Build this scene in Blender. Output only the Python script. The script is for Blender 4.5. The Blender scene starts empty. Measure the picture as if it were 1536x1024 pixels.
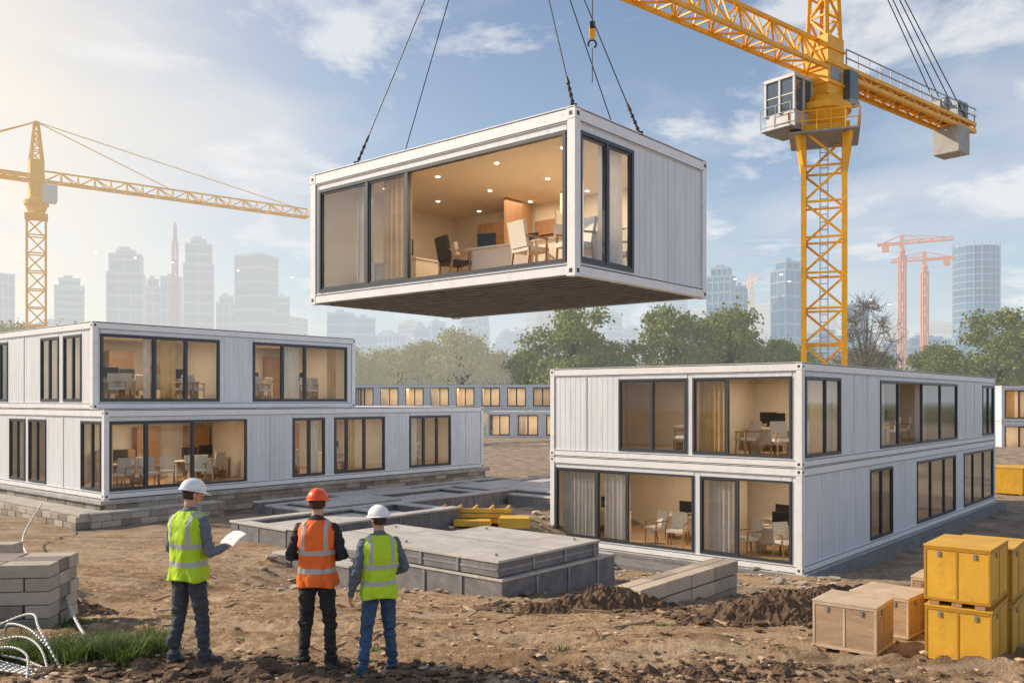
import bpy, math, random
import numpy as np
from mathutils import Vector, Matrix, noise, Quaternion
R = random.Random(7)
NR = np.random.RandomState(5)
scene = bpy.context.scene
ROT = math.radians(49.7)      # orientation of the site grid
UX, UY = math.cos(ROT), math.sin(ROT)

# ------------------------------------------------------------------ mesh builder
class MB:
    def __init__(s):
        s.v=[]; s.f=[]; s.m=[]; s.M=None
    def add(s,vs,fs,m=0):
        n=len(s.v)
        if s.M is not None: vs=[s.M@Vector(v) for v in vs]
        s.v+=[tuple(v) for v in vs]
        for f in fs:
            s.f.append(tuple(i+n for i in f)); s.m.append(m)
    def box(s,x0,x1,y0,y1,z0,z1,m=0):
        s.add([(x0,y0,z0),(x1,y0,z0),(x1,y1,z0),(x0,y1,z0),(x0,y0,z1),(x1,y0,z1),(x1,y1,z1),(x0,y1,z1)],
              [(0,3,2,1),(4,5,6,7),(0,1,5,4),(1,2,6,5),(2,3,7,6),(3,0,4,7)],m)
    def ring_loft(s,rings,m=0,cap=True):
        n=len(rings[0]); vs=[p for r in rings for p in r]; fs=[]
        for k in range(len(rings)-1):
            for i in range(n):
                j=(i+1)%n
                fs.append((k*n+i,k*n+j,(k+1)*n+j,(k+1)*n+i))
        if cap:
            fs.append(tuple(range(n-1,-1,-1))); fs.append(tuple((len(rings)-1)*n+i for i in range(n)))
        s.add(vs,fs,m)
    def cyl(s,p,q,r0,r1=None,n=10,m=0,ph=0.0):
        if r1 is None: r1=r0
        p=Vector(p);q=Vector(q);d=q-p
        if d.length<1e-6: return
        d.normalize()
        a=d.cross(Vector((0,0,1)))
        if a.length<0.01: a=d.cross(Vector((0,1,0)))
        a.normalize(); b=d.cross(a)
        rs=[]
        for c,r in ((p,r0),(q,r1)):
            rs.append([c+a*math.cos(ph+2*math.pi*i/n)*r+b*math.sin(ph+2*math.pi*i/n)*r for i in range(n)])
        s.ring_loft(rs,m)
    def strut(s,p,q,w,m=0):
        s.cyl(p,q,w*0.7071,w*0.7071,4,m,math.pi/4)
    def sphere(s,c,r,n=12,k=8,m=0):
        if not hasattr(r,'__len__'): r=(r,r,r)
        rings=[]
        for i in range(k+1):
            t=-math.pi/2+math.pi*(i+0.001 if i==0 else (i-0.001 if i==k else i))/k
            rings.append([(c[0]+r[0]*math.cos(t)*math.cos(2*math.pi*j/n),c[1]+r[1]*math.cos(t)*math.sin(2*math.pi*j/n),c[2]+r[2]*math.sin(t)) for j in range(n)])
        s.ring_loft(rings,m)
    def capsule(s,p,q,r0,r1,n=12,m=0):
        s.cyl(p,q,r0,r1,n,m); s.sphere(p,r0,n,8,m); s.sphere(q,r1,n,8,m)
    def tube(s,pts,r,n=8,m=0):
        for a,b in zip(pts[:-1],pts[1:]): s.cyl(a,b,r,r,n,m)
    def mesh(s,name,mats):
        me=bpy.data.meshes.new(name); me.from_pydata(s.v,[],s.f)
        for x in mats: me.materials.append(x)
        me.polygons.foreach_set('material_index',s.m); me.update(); return me
    def obj(s,name,mats,parent=None,smooth=False,bevel=0,loc=None,rz=None):
        if not s.v: return None
        o=bpy.data.objects.new(name,s.mesh(name,mats)); scene.collection.objects.link(o)
        if parent: o.parent=parent
        if loc is not None: o.location=loc
        if rz is not None: o.rotation_euler[2]=rz
        if smooth: o.data.polygons.foreach_set('use_smooth',[True]*len(o.data.polygons))
        if bevel:
            b=o.modifiers.new('bevel','BEVEL'); b.width=bevel; b.segments=2; b.limit_method='ANGLE'
        return o

def empty(name,loc=(0,0,0),rz=0,sc=1):
    e=bpy.data.objects.new(name,None); e.location=loc; e.rotation_euler[2]=rz
    e.scale=(sc,sc,sc) if not hasattr(sc,'__len__') else sc
    e.empty_display_size=0.3
    scene.collection.objects.link(e); return e

# ------------------------------------------------------------------ materials
def newmat(name):
    m=bpy.data.materials.new(name); m.use_nodes=True
    nt=m.node_tree; nt.nodes.clear(); return m,nt
def mat(name,col,rough=0.6,metal=0.0,var=0.15,scale=3.0,bump=0.0,bscale=30.0,stretch=(1,1,1),haze=None,hz=0.0,dirt=None,dirt_amt=0.5,trans=0.0,island=False,emis=None,es=0,spec=0.5):
    m,nt=newmat(name); N=nt.nodes; L=nt.links
    out=N.new('ShaderNodeOutputMaterial'); b=N.new('ShaderNodeBsdfPrincipled')
    b.inputs['Roughness'].default_value=rough; b.inputs['Metallic'].default_value=metal
    b.inputs['Specular IOR Level'].default_value=spec
    tc=N.new('ShaderNodeTexCoord'); mp=N.new('ShaderNodeMapping'); mp.inputs['Scale'].default_value=stretch
    L.new(tc.outputs['Object'],mp.inputs['Vector'])
    n=N.new('ShaderNodeTexNoise'); n.inputs['Scale'].default_value=scale; n.inputs['Detail'].default_value=6; n.inputs['Roughness'].default_value=0.65
    L.new(mp.outputs[0],n.inputs['Vector'])
    cr=N.new('ShaderNodeValToRGB')
    cr.color_ramp.elements[0].position=0.3; cr.color_ramp.elements[1].position=0.7
    cr.color_ramp.elements[0].color=tuple(c*(1-var) for c in col)+(1,)
    cr.color_ramp.elements[1].color=tuple(min(1,c*(1+var)) for c in col)+(1,)
    if island:
        g=N.new('ShaderNodeNewGeometry'); mx=N.new('ShaderNodeMath'); mx.operation='MULTIPLY_ADD'
        mx.inputs[1].default_value=0.55; L.new(g.outputs['Random Per Island'],mx.inputs[0])
        mm=N.new('ShaderNodeMath'); mm.operation='MULTIPLY'; mm.inputs[1].default_value=0.5
        L.new(n.outputs['Fac'],mm.inputs[0]); L.new(mm.outputs[0],mx.inputs[2]); L.new(mx.outputs[0],cr.inputs[0])
    else: L.new(n.outputs['Fac'],cr.inputs[0])
    colout=cr.outputs[0]
    if dirt:
        n2=N.new('ShaderNodeTexNoise'); n2.inputs['Scale'].default_value=scale*2.3; n2.inputs['Detail'].default_value=10; n2.inputs['Roughness'].default_value=0.75
        L.new(mp.outputs[0],n2.inputs['Vector'])
        r2=N.new('ShaderNodeValToRGB'); r2.color_ramp.elements[0].position=0.52; r2.color_ramp.elements[1].position=0.75
        r2.color_ramp.elements[1].color=(dirt_amt,)*3+(1,)
        L.new(n2.outputs['Fac'],r2.inputs[0])
        mi=N.new('ShaderNodeMixRGB'); mi.inputs[2].default_value=tuple(dirt)+(1,)
        L.new(r2.outputs[0],mi.inputs[0]); L.new(colout,mi.inputs[1]); colout=mi.outputs[0]
    L.new(colout,b.inputs['Base Color'])
    if bump:
        n3=N.new('ShaderNodeTexNoise'); n3.inputs['Scale'].default_value=bscale; n3.inputs['Detail'].default_value=6
        L.new(mp.outputs[0],n3.inputs['Vector'])
        bp=N.new('ShaderNodeBump'); bp.inputs['Strength'].default_value=bump; bp.inputs['Distance'].default_value=0.02
        L.new(n3.outputs['Fac'],bp.inputs['Height']); L.new(bp.outputs[0],b.inputs['Normal'])
    sh=b.outputs[0]
    if trans:
        t=N.new('ShaderNodeBsdfTranslucent'); L.new(colout,t.inputs[0]); ms=N.new('ShaderNodeMixShader'); ms.inputs[0].default_value=trans
        L.new(sh,ms.inputs[1]); L.new(t.outputs[0],ms.inputs[2]); sh=ms.outputs[0]
    if emis:
        b.inputs['Emission Color'].default_value=tuple(emis)+(1,); b.inputs['Emission Strength'].default_value=es
    if haze:  # aerial haze painted into the material: flat pale emission mixed over the surface
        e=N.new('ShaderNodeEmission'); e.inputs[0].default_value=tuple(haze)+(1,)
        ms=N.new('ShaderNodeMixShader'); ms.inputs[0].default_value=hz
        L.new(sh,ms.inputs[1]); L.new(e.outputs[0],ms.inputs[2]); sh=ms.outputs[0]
    L.new(sh,out.inputs[0]); return m

def glassmat(name,tint,refl=0.045,k=.75):
    m,nt=newmat(name); N=nt.nodes; L=nt.links
    out=N.new('ShaderNodeOutputMaterial'); t=N.new('ShaderNodeBsdfTransparent'); t.inputs[0].default_value=tuple(tint)+(1,)
    g=N.new('ShaderNodeBsdfGlossy'); g.inputs['Roughness'].default_value=0.02; g.inputs[0].default_value=(.9,.95,1,1)
    lw=N.new('ShaderNodeLayerWeight'); lw.inputs[0].default_value=.5
    pw=N.new('ShaderNodeMath'); pw.operation='POWER'; pw.inputs[1].default_value=3.2; L.new(lw.outputs['Facing'],pw.inputs[0])
    ma=N.new('ShaderNodeMath'); ma.operation='MULTIPLY_ADD'; ma.inputs[1].default_value=k; ma.inputs[2].default_value=refl
    L.new(pw.outputs[0],ma.inputs[0])
    n=N.new('ShaderNodeTexNoise'); n.inputs['Scale'].default_value=0.8
    bp=N.new('ShaderNodeBump'); bp.inputs['Strength'].default_value=0.08; bp.inputs['Distance'].default_value=0.05
    L.new(n.outputs['Fac'],bp.inputs['Height']); L.new(bp.outputs[0],g.inputs['Normal'])
    ms=N.new('ShaderNodeMixShader'); L.new(ma.outputs[0],ms.inputs[0]); L.new(t.outputs[0],ms.inputs[1]); L.new(g.outputs[0],ms.inputs[2])
    L.new(ms.outputs[0],out.inputs[0]); return m

M_white=mat('white_paint',(.80,.81,.83),.38,0,.05,1.5,.05,60,dirt=(.40,.37,.33),dirt_amt=.4)
M_panel=mat('panel_paint',(.70,.73,.78),.42,0,.07,1.1,.06,40,(3,3,.35),dirt=(.38,.38,.39),dirt_amt=.5)
M_seam=mat('dark_seam',(.03,.032,.036),.6)
M_anth=mat('anthracite_aluminium',(.06,.066,.077),.38,.3,.1)
M_glass=glassmat('window_glass',(.84,.87,.89))
M_floor=mat('floor_oak',(.46,.31,.19),.45,0,.25,4,.05,40,(1,6,1))
M_wall=mat('interior_plaster',(.78,.69,.57),.8,0,.06,2)
M_ceil=mat('interior_ceiling',(.80,.70,.56),.7,0,.05,2)
M_wood=mat('oak_veneer',(.40,.23,.12),.5,0,.2,3,.05,30,(8,8,1))
M_under=mat('underside_boards',(.21,.22,.245),.7,0,.3,2,.2,20,(6,1,1))
M_chair=mat('chair_fabric',(.68,.62,.53),.8,0,.08,10)
M_chairw=mat('chair_wood',(.36,.2,.09),.5,0,.15,10)
M_desk=mat('desk_laminate',(.74,.64,.51),.45,0,.06,4)
M_black=mat('black_plastic',(.02,.02,.022),.4)
M_curt=mat('linen_curtain',(.74,.71,.66),.9,0,.1,3,trans=.4)
M_curty=mat('ochre_curtain',(.68,.48,.22),.9,0,.15,3,trans=.4)
M_lamp=mat('downlight_lens',(.9,.85,.7),.5,emis=(1,.85,.62),es=9)
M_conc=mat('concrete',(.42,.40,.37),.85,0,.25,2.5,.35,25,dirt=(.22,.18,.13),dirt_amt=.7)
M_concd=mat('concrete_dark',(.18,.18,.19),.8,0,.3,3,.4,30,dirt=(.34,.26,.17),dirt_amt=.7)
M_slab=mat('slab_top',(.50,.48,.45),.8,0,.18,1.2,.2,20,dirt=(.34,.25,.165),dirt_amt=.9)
M_block=mat('masonry_block',(.36,.32,.27),.9,0,.35,4,.5,30,island=True)
M_yel=mat('crane_yellow',(.84,.40,.012),.45,0,.14,1.5,dirt=(.35,.17,.04),dirt_amt=.5)
M_grey=mat('galvanised_steel',(.3,.31,.33),.5,.5,.15,3)
M_rope=mat('steel_rope',(.035,.035,.038),.5,.5)
M_cabg=mat('cab_glass',(.07,.1,.13),.08,.2,.2,1,spec=1)

# ------------------------------------------------------------------ terrain
def sstep(a,b,x):
    t=min(1,max(0,(x-a)/(b-a))); return t*t*(3-2*t)
def ground(x,y):
    z=min(1.9,1.9-0.14*(y-9.0))
    v=-(x+12.7)*UY+(y-27.6)*UX
    w=max(sstep(-12.5,-8.8,v),sstep(46,66,y))
    lo=-.35+1.1*w
    k=.12; d=z-lo
    z=lo+.5*(d+math.sqrt(d*d+k*k*4))
    if z>1.9: z=1.9
    if y>40: z=lo
    if 7<y<60 and abs(x)<45:
        fall=1-sstep(30,60,y)
        z+=fall*(0.10*noise.noise(Vector((x*.35,y*.35,0)))+0.06*noise.noise(Vector((x*1.3,y*1.3,3)))+0.034*noise.noise(Vector((x*4.1,y*4.1,7)))+0.018*noise.noise(Vector((x*9.,y*9.,1))))
        # wheel ruts: passes crossing the foreground
        for (px,py,dx,dy,am) in ((-9,14.2,.93,-.36,.085),(-9,12.6,.955,-.29,.08),(-7,16.5,.985,-.17,.07),(-9,11.0,.99,-.1,.06)):
            n_=(x-px)*(-dy)+(y-py)*dx + .25*math.sin(x*.35+py)
            t_=(x-px)*dx+(y-py)*dy
            for o in (-.85,.85):
                d=abs(n_-o)
                if d<.34:
                    z-= am*(1-sstep(.13,.34,d))
                    z+= am*.4*(1-sstep(.1,.2,d))*(1 if (t_*5.5+ (1 if n_>o else 0))%1.0>.5 else 0)
                elif d<.52: z+=am*.4*(1-sstep(.34,.52,d))
    return z
def axis(lo,hi,step,far,g=1.18):
    a=list(np.arange(lo,hi,step)); s=step; x=a[-1]
    while x<far: s*=g; x+=s; a.append(x)
    s=step;x=lo;pre=[]
    while x>-far: s*=g; x-=s; pre.append(x)
    return pre[::-1]+a
xs=axis(-9,11,.075,1600); ys=[v for v in axis(7.6,23,.075,1800,1.07) if v>-40]
nx,ny=len(xs),len(ys)
verts=[(x,y,ground(x,y)) for y in ys for x in xs]
faces=[(j*nx+i,j*nx+i+1,(j+1)*nx+i+1,(j+1)*nx+i) for j in range(ny-1) for i in range(nx-1)]
me=bpy.data.meshes.new('ground'); me.from_pydata(verts,[],faces)
me.polygons.foreach_set('use_smooth',[True]*len(faces))
go=bpy.data.objects.new('ground',me); scene.collection.objects.link(go)
def ground_mat():
    m,nt=newmat('site_earth'); N=nt.nodes; L=nt.links
    out=N.new('ShaderNodeOutputMaterial'); b=N.new('ShaderNodeBsdfPrincipled'); b.inputs['Roughness'].default_value=.95; b.inputs['Specular IOR Level'].default_value=.15
    tc=N.new('ShaderNodeTexCoord')
    def nz(sc,det=8,ro=.6,st=None):
        n=N.new('ShaderNodeTexNoise'); n.inputs['Scale'].default_value=sc; n.inputs['Detail'].default_value=det; n.inputs['Roughness'].default_value=ro
        if st:
            mp=N.new('ShaderNodeMapping'); mp.inputs['Scale'].default_value=st; mp.inputs['Rotation'].default_value=(0,0,math.radians(18)); L.new(tc.outputs['Object'],mp.inputs[0]); L.new(mp.outputs[0],n.inputs[0])
        else: L.new(tc.outputs['Object'],n.inputs[0])
        return n.outputs['Fac']
    def ramp(f,stops):
        c=N.new('ShaderNodeValToRGB'); e=c.color_ramp.elements
        e[0].position=stops[0][0]; e[0].color=stops[0][1]+(1,); e[1].position=stops[-1][0]; e[1].color=stops[-1][1]+(1,)
        for p,co in stops[1:-1]:
            k=e.new(p); k.color=co+(1,)
        L.new(f,c.inputs[0]); return c.outputs[0]
    def mix(f,a,c2):
        x=N.new('ShaderNodeMixRGB'); 
        if isinstance(f,float): x.inputs[0].default_value=f
        else: L.new(f,x.inputs[0])
        for i,k in ((1,a),(2,c2)):
            if isinstance(k,tuple): x.inputs[i].default_value=k+(1,)
            else: L.new(k,x.inputs[i])
        return x.outputs[0]
    base=ramp(nz(.55,9,.66,(1,2.6,1)),[(.34,(.29,.185,.11)),(.47,(.50,.35,.215)),(.64,(.66,.50,.335))])
    clod=ramp(nz(7,8,.72),[(.42,(.0,)*3),(.56,(1,)*3)])
    c=mix(clod,(.33,.21,.125),base)
    dk=ramp(nz(.33,7,.72),[(.56,(0.,)*3),(.66,(.7,)*3)])
    c=mix(dk,c,(.14,.088,.055))
    st=ramp(nz(2.2,4,.5,(.12,1.6,1)),[(.5,(0.,)*3),(.62,(.5,)*3)])
    c=mix(st,c,(.68,.54,.38))
    sp=N.new('ShaderNodeSeparateXYZ'); L.new(tc.outputs['Object'],sp.inputs[0])
    def mr(o,a,b2):
        k=N.new('ShaderNodeMapRange'); k.inputs['From Min'].default_value=a; k.inputs['From Max'].default_value=b2; L.new(o,k.inputs[0]); return k.outputs[0]
    gy=mr(sp.outputs['Y'],19,34)
    grey=ramp(nz(1.3,8,.7),[(.35,(.19,.15,.11)),(.5,(.36,.29,.22)),(.65,(.50,.42,.33))])
    c=mix(gy,c,grey)
    gr=ramp(nz(.12,6,.6),[(.4,(.06,.085,.03)),(.6,(.13,.15,.06))])
    c=mix(mr(sp.outputs['Y'],88,112),c,gr)
    c=mix(mr(sp.outputs['Y'],180,600),c,(.42,.5,.52))  # far ground blends into a pale haze tint painted in the base colour
    L.new(c,b.inputs['Base Color'])
    ad=N.new('ShaderNodeMath'); ad.operation='MULTIPLY_ADD'; ad.inputs[1].default_value=.35
    L.new(nz(38,6,.7),ad.inputs[0]); L.new(nz(9,8,.72),ad.inputs[2])
    bp=N.new('ShaderNodeBump'); bp.inputs['Strength'].default_value=1.0; bp.inputs['Distance'].default_value=.10
    L.new(ad.outputs[0],bp.inputs['Height']); L.new(bp.outputs[0],b.inputs['Normal'])
    L.new(b.outputs[0],out.inputs[0]); return m
me.materials.append(ground_mat())

# ------------------------------------------------------------------ modular building
def fb(mb,ax,a0,a1,d0,d1,z0,z1,m=0):
    if ax=='X': mb.box(a0,a1,d0,d1,z0,z1,m)
    else: mb.box(d0,d1,a0,a1,z0,z1,m)
def ribbed(mb,ax,a0,a1,z0,z1,d=.035,pitch=.2,m=0):
    prof=[]; a=a0
    n=max(1,round((a1-a0)/pitch)); p=(a1-a0)/n
    for i in range(n):
        s=a0+i*p
        prof+=[(s,d),(s+p-.016,d),(s+p-.012,d+.010),(s+p-.004,d+.010)]
    prof.append((a1,d))
    vs=[];fs=[]
    for (q,dd) in prof:
        for z in (z0,z1): vs.append((q,dd,z) if ax=='X' else (dd,q,z))
    for i in range(len(prof)-1): fs.append((2*i,2*i+2,2*i+3,2*i+1))
    mb.add(vs,fs,m)
class Bld:
    def __init__(s,name,loc,rz,sc=1):
        s.e=empty(name,loc,rz,sc); s.k={k:MB() for k in ('steel_frame','wall_panels','window_frames','glass','interior','curtains','furniture')}
    def setM(s,M):
        for b in s.k.values(): b.M=M
    def finish(s,bevel=.006):
        s.setM(None)
        k=s.k
        k['steel_frame'].obj('steel_frame',[M_white,M_seam,M_under],s.e,bevel=bevel)
        k['wall_panels'].obj('wall_panels',[M_panel,M_seam],s.e)
        k['window_frames'].obj('window_frames',[M_anth],s.e)
        k['glass'].obj('glass_panes',[M_glass],s.e)
        k['interior'].obj('interior',[M_floor,M_wall,M_ceil,M_wood,M_lamp],s.e)
        k['curtains'].obj('curtains',[M_curt,M_curty],s.e,smooth=True)
        k['furniture'].obj('furniture',[M_desk,M_chair,M_chairw,M_black,M_wood],s.e)
    def light(s,x,y,z,w,sx=2.0,sy=1.0):
        l=bpy.data.lights.new('ceiling_lamp','AREA'); l.shape='RECTANGLE'; l.size=sx; l.size_y=sy; l.energy=w*1.35; l.color=(1,.81,.58)
        o=bpy.data.objects.new('ceiling_lamp',l); o.location=(x,y,z); o.parent=s.e; scene.collection.objects.link(o)
def facade(B,ax,L,H,wins):
    F=B.k['steel_frame'];P=B.k['wall_panels'];W=B.k['window_frames'];G=B.k['glass'];C=B.k['curtains']
    t=.16; zb=.2; zt=H-.24; wl=.235; wh=H-.36
    fb(F,ax,t,L-t,0.0,.15,.02,zb)
    fb(F,ax,t,L-t,0.0,.15,zt,H-.03)
    fb(F,ax,t,L-t,-.006,0.0,zb-.03,zb-.012,1); fb(F,ax,t,L-t,-.006,0.0,zt+.012,zt+.028,1)
    seg=[];c=t
    for w in wins:
        if w[0]-c>.05: seg.append((c,w[0]))
        c=w[1]
    if L-t-c>.05: seg.append((c,L-t))
    for a0,a1 in seg:
        n=max(1,round((a1-a0)/1.25)); p=(a1-a0)/n
        for i in range(n):
            ribbed(P,ax,a0+i*p+.012,a0+(i+1)*p-.012,zb,zt)
            fb(P,ax,a0+(i+1)*p-.012,a0+(i+1)*p+.012 if i<n-1 else a1,.045,.06,zb,zt,1)
            if i<n-1 : fb(F,ax,a0+(i+1)*p-.035,a0+(i+1)*p-.014,.012,.034,zb,zt,0)
        fb(P,ax,a0,a1,.062,.14,zb,zt,0)
    for w in wins:
        a0,a1,mul,op,cu=w
        fb(P,ax,a0,a1,.03,.13,zb,wl,0); fb(P,ax,a0,a1,.03,.13,wh,zt,0)
        f=.065
        fb(W,ax,a0,a0+f,.005,.11,wl,wh); fb(W,ax,a1-f,a1,.005,.11,wl,wh)
        fb(W,ax,a0+f,a1-f,.005,.11,wl,wl+f); fb(W,ax,a0+f,a1-f,.005,.11,wh-f,wh)
        ed=[a0+f]+list(mul)+[a1-f]
        for mm in mul: fb(W,ax,mm-.04,mm+.04,.012,.1,wl+f,wh-f)
        for i in range(len(ed)-1):
            q0=ed[i]+(.04 if i else 0); q1=ed[i+1]-(.04 if i<len(ed)-2 else 0)
            if i not in op:
                for (u0,u1,v0,v1) in ((q0,q0+.035,wl+f,wh-f),(q1-.035,q1,wl+f,wh-f),(q0+.035,q1-.035,wl+f,wl+f+.04),(q0+.035,q1-.035,wh-f-.04,wh-f)):
                    fb(W,ax,u0,u1,.03,.085,v0,v1)
                ga,gb,gz0,gz1=q0+.035,q1-.035,wl+f+.04,wh-f-.04
                if ax=='X': G.add([(ga,.057,gz0),(gb,.057,gz0),(gb,.057,gz1),(ga,.057,gz1)],[(0,1,2,3)])
                else: G.add([(.057,ga,gz0),(.057,gb,gz0),(.057,gb,gz1),(.057,ga,gz1)],[(3,2,1,0)])
            if i in cu:
                kind,f0,f1=cu[i]
                b0=q0+(q1-q0)*f0; b1=q0+(q1-q0)*f1; n=int((b1-b0)/.02)+2
                vs=[];fs=[]
                for j in range(n):
                    a=b0+(b1-b0)*j/(n-1); dd=.27+.035*math.sin(a*42)+.012*math.sin(a*17+1)
                    for z in (zb+.03,wh+.02): 
                        d2=dd+(.02*math.sin(a*23+2) if z<1 else 0)
                        vs.append((a,d2,z) if ax=='X' else (d2,a,z))
                for j in range(n-1): fs.append((2*j,2*j+2,2*j+3,2*j+1))
                C.add(vs,fs,kind)
def storey(B,x0,y0,z0,LX,LY,H,wx,wy,parts=(),under=False):
    B.setM(Matrix.Translation((x0,y0,z0)))
    F=B.k['steel_frame'];P=B.k['wall_panels'];I=B.k['interior']
    t=.16
    for x in (0,LX-t):
        for y in (0,LY-t):
            F.box(x,x+t,y,y+t,.0,H-.02)
            for z in (0,H-.19):
                F.box(x-.008,x+t+.008,y-.008,y+t+.008,z-.004,z+.17)
                xx=x+t/2;yy=y+t/2
                F.box(x-.011,x-.008,yy-.035,yy+.035,z+.05,z+.12,1); F.box(xx-.035,xx+.035,y-.011,y-.008,z+.05,z+.12,1)
    F.box(.05,LX-.05,.05,LY-.05,H-.045,H-.005,1)
    F.box(-.0,LX,0,LY,H-.004,H+.012,0)
    facade(B,'X',LX,H,wx); facade(B,'Y',LY,H,wy)
    P.box(LX-.13,LX-.01,t,LY-t,.02,H-.03); P.box(t,LX-t,LY-.13,LY-.01,.02,H-.03)
    F.box(.03,LX-.03,.03,LY-.03,.03,.17,2)
    if under:
        n=int(LX/.3)
        for i in range(n): F.box(.1+i*(LX-.2)/n,.1+i*(LX-.2)/n+.05,.16,LY-.16,.0,.03,2)
        F.box(LX-.15,LX,t,LY-t,.02,.2); F.box(t,LX-t,LY-.15,LY,.02,.2)
    I.box(.15,LX-.14,.15,LY-.14,.17,.215,0)
    I.box(.15,LX-.14,.15,LY-.14,H-.30,H-.245,2)
    I.box(LX-.17,LX-.135,.15,LY-.14,.215,H-.30,1); I.box(.15,LX-.17,LY-.17,LY-.135,.215,H-.30,1)
    for (a,b,c,d) in parts: I.box(a,b,c,d,.215,H-.30,1)
def downl(B,x,y,z):
    B.k['interior'].cyl((x,y,z-.012),(x,y,z),.04,.04,12,4)
def T(x,y,z,r): return Matrix.Translation((x,y,z))@Matrix.Rotation(r,4,'Z')
def desk(B,x,y,z,r,w=1.4,mon=True):
    f=B.k['furniture']; f.M=T(x,y,z,r)
    f.box(-w/2,w/2,-.35,.35,.71,.745,0); f.box(-w/2+.03,-w/2+.06,-.33,.33,0,.71,0); f.box(w/2-.06,w/2-.03,-.33,.33,0,.71,0)
    f.box(-w/2+.06,w/2-.06,.28,.3,.3,.71,0); f.box(w/2-.45,w/2-.07,-.3,.27,.25,.7,0)
    f.box(.35,.6,-.1,.12,.746,.79,1); f.cyl((.3,-.22,.746),(.3,-.22,.85),.035,.04,8,1)
    if mon:
        f.box(-.3,.26,.05,.075,.85,1.2,3); f.box(-.05,.01,.08,.1,.745,.95,3); f.box(-.14,.1,0,.16,.745,.757,3)
        f.box(-.25,.2,-.25,-.1,.746,.76,3)
def chair(B,x,y,z,r,m=1):
    f=B.k['furniture']; f.M=T(x,y,z,r)
    f.box(-.25,.25,-.24,.24,.42,.5,m)
    bk=f.M; f.M=bk@Matrix.Translation((0,-.23,.5))@Matrix.Rotation(.2,4,'X')
    f.box(-.24,.24,-.035,.035,.0,.48,m); f.M=bk
    for sx in (-.25,.25):
        f.strut((sx,.2,0),(sx*.95,.18,.44),.035,2); f.strut((sx,-.28,0),(sx*.95,-.2,.5),.035,2)
        f.strut((sx*1.06,.18,.44),(sx*1.06,.16,.66),.03,2); f.strut((sx*1.06,.2,.66),(sx*1.06,-.28,.68),.035,2)
def cabinet(B,x,y,z,r,w=.9,h=1.9):
    f=B.k['furniture']; f.M=T(x,y,z,r)
    f.box(-w/2,w/2,-.18,.2,0,h,4)
    for i in range(1,4): f.box(-w/2+.03,w/2-.03,-.185,-.18,h*i/4-.2,h*i/4+.18,2)
def furnish(B,pts):
    for (x,y,z,r) in pts:
        desk(B,x,y,z,r); chair(B,x-.1+.5*math.sin(r)*1.2,y-.6*math.cos(r),z,r+.3)

# ---- hanging module
HZ=6.67
hb=Bld('hanging_modular_unit',(1.04,14.66,HZ),ROT)
storey(hb,0,0,0,4.54,7.1,2.8,
   [(.16,1.82,[.99],{},{0:(0,0,.55),1:(0,.1,1)})],
   [(.2,6.83,[4.09,5.27],{0},{1:(1,.05,.8),2:(0,.0,.35)})],under=True)
for x in (1.0,2.6,4.0):
    for y in (1.0,2.6,4.2,5.8): downl(hb,x,y,2.5)
I=hb.k['interior']
I.box(4.30,4.365,3.1,4.3,.22,2.1,3)
for i in range(4): I.box(4.22,4.3,3.15,4.2,.4+.45*i,.44+.45*i,3)
I.box(3.3,4.2,4.32,4.40,.22,2.5,3); I.box(3.6,4.35,2.96,3.04,.22,2.5,1)
z=.215
desk(hb,1.5,2.75,z,math.pi/2+.1,1.6,False); chair(hb,1.0,3.7,z,-1.9,3); chair(hb,2.3,3.6,z,2.6,1); chair(hb,1.7,3.95,z,-2.3,1)
desk(hb,1.5,1.15,z,math.pi/2,1.4,False); chair(hb,.85,.65,z,1.3,1); chair(hb,2.2,.75,z,1.0,1); chair(hb,.8,1.6,z,-1.8,1); chair(hb,2.5,2.0,z,.5,1)
desk(hb,3.4,1.4,z,math.pi/2,1.4,True); cabinet(hb,3.95,5.2,z,-math.pi/2); desk(hb,2.6,3.1,z,math.pi/2,1.3,True); desk(hb,1.5,5.7,z,math.pi/2,1.4,True)
f=hb.k['furniture']; f.M=T(1.4,2.3,z+.745,.2)
f.cyl((0,0,0),(0,0,.13),.04,.045,10,0); f.box(.1,.4,-.2,.0,0,.03,0); f.M=T(1.45,1.3,z+.745,.4); f.box(-.25,.25,-.15,.15,0,.22,0); f.box(-.25,.3,.1,.12,.2,.5,1)
f.M=T(1.35,3.1,z+.745,1.9); f.box(-.2,.2,-.13,.13,0,.02,3); f.box(-.2,.2,.13,.15,.0,.27,3)
hb.light(2.4,2.6,2.44,100,3,4)
hb.finish()

# ---- right building
rb=Bld('modular_office_block',(7.65,23.4,0),ROT)
storey(rb,0,0,0,22.1,8.4,2.8,
  [(5.43,7.6,[6.5],{},{}),(10.3,15.4,[12,13.8],{},{0:(0,0,.4)}),(16.7,21.8,[18.2,20],{},{1:(0,0,.5)})],
  [(.29,3.0,[1.86],{0},{1:(0,.2,.9)}),(3.2,8.2,[5.46,6.57],{0},{1:(0,0,.9),2:(0,.1,.95)})],
  parts=[(4.2,4.3,.15,8.2),(4.3,22,4.2,4.3),(9,9.1,.2,4.2),(15.9,16,.2,4.2),(.15,3.2,3.06,3.14)])
furnish(rb,[(1.5,1.2,.215,1.5),(2.2,4.6,.215,1.6),(3.3,1.9,.215,1.4),(6.4,2,.215,0),(12,2,.215,.1),(18,2,.215,0),(1.6,7.2,.215,1.5)])
chair(rb,.9,.8,.215,2.6); chair(rb,.8,4.2,.215,1.8); chair(rb,.9,5.0,.215,1.2); chair(rb,.8,1.9,.215,1.0); cabinet(rb,3.9,4.0,.215,-math.pi/2); cabinet(rb,3.9,.9,.215,-math.pi/2,.9,1.2)
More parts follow.
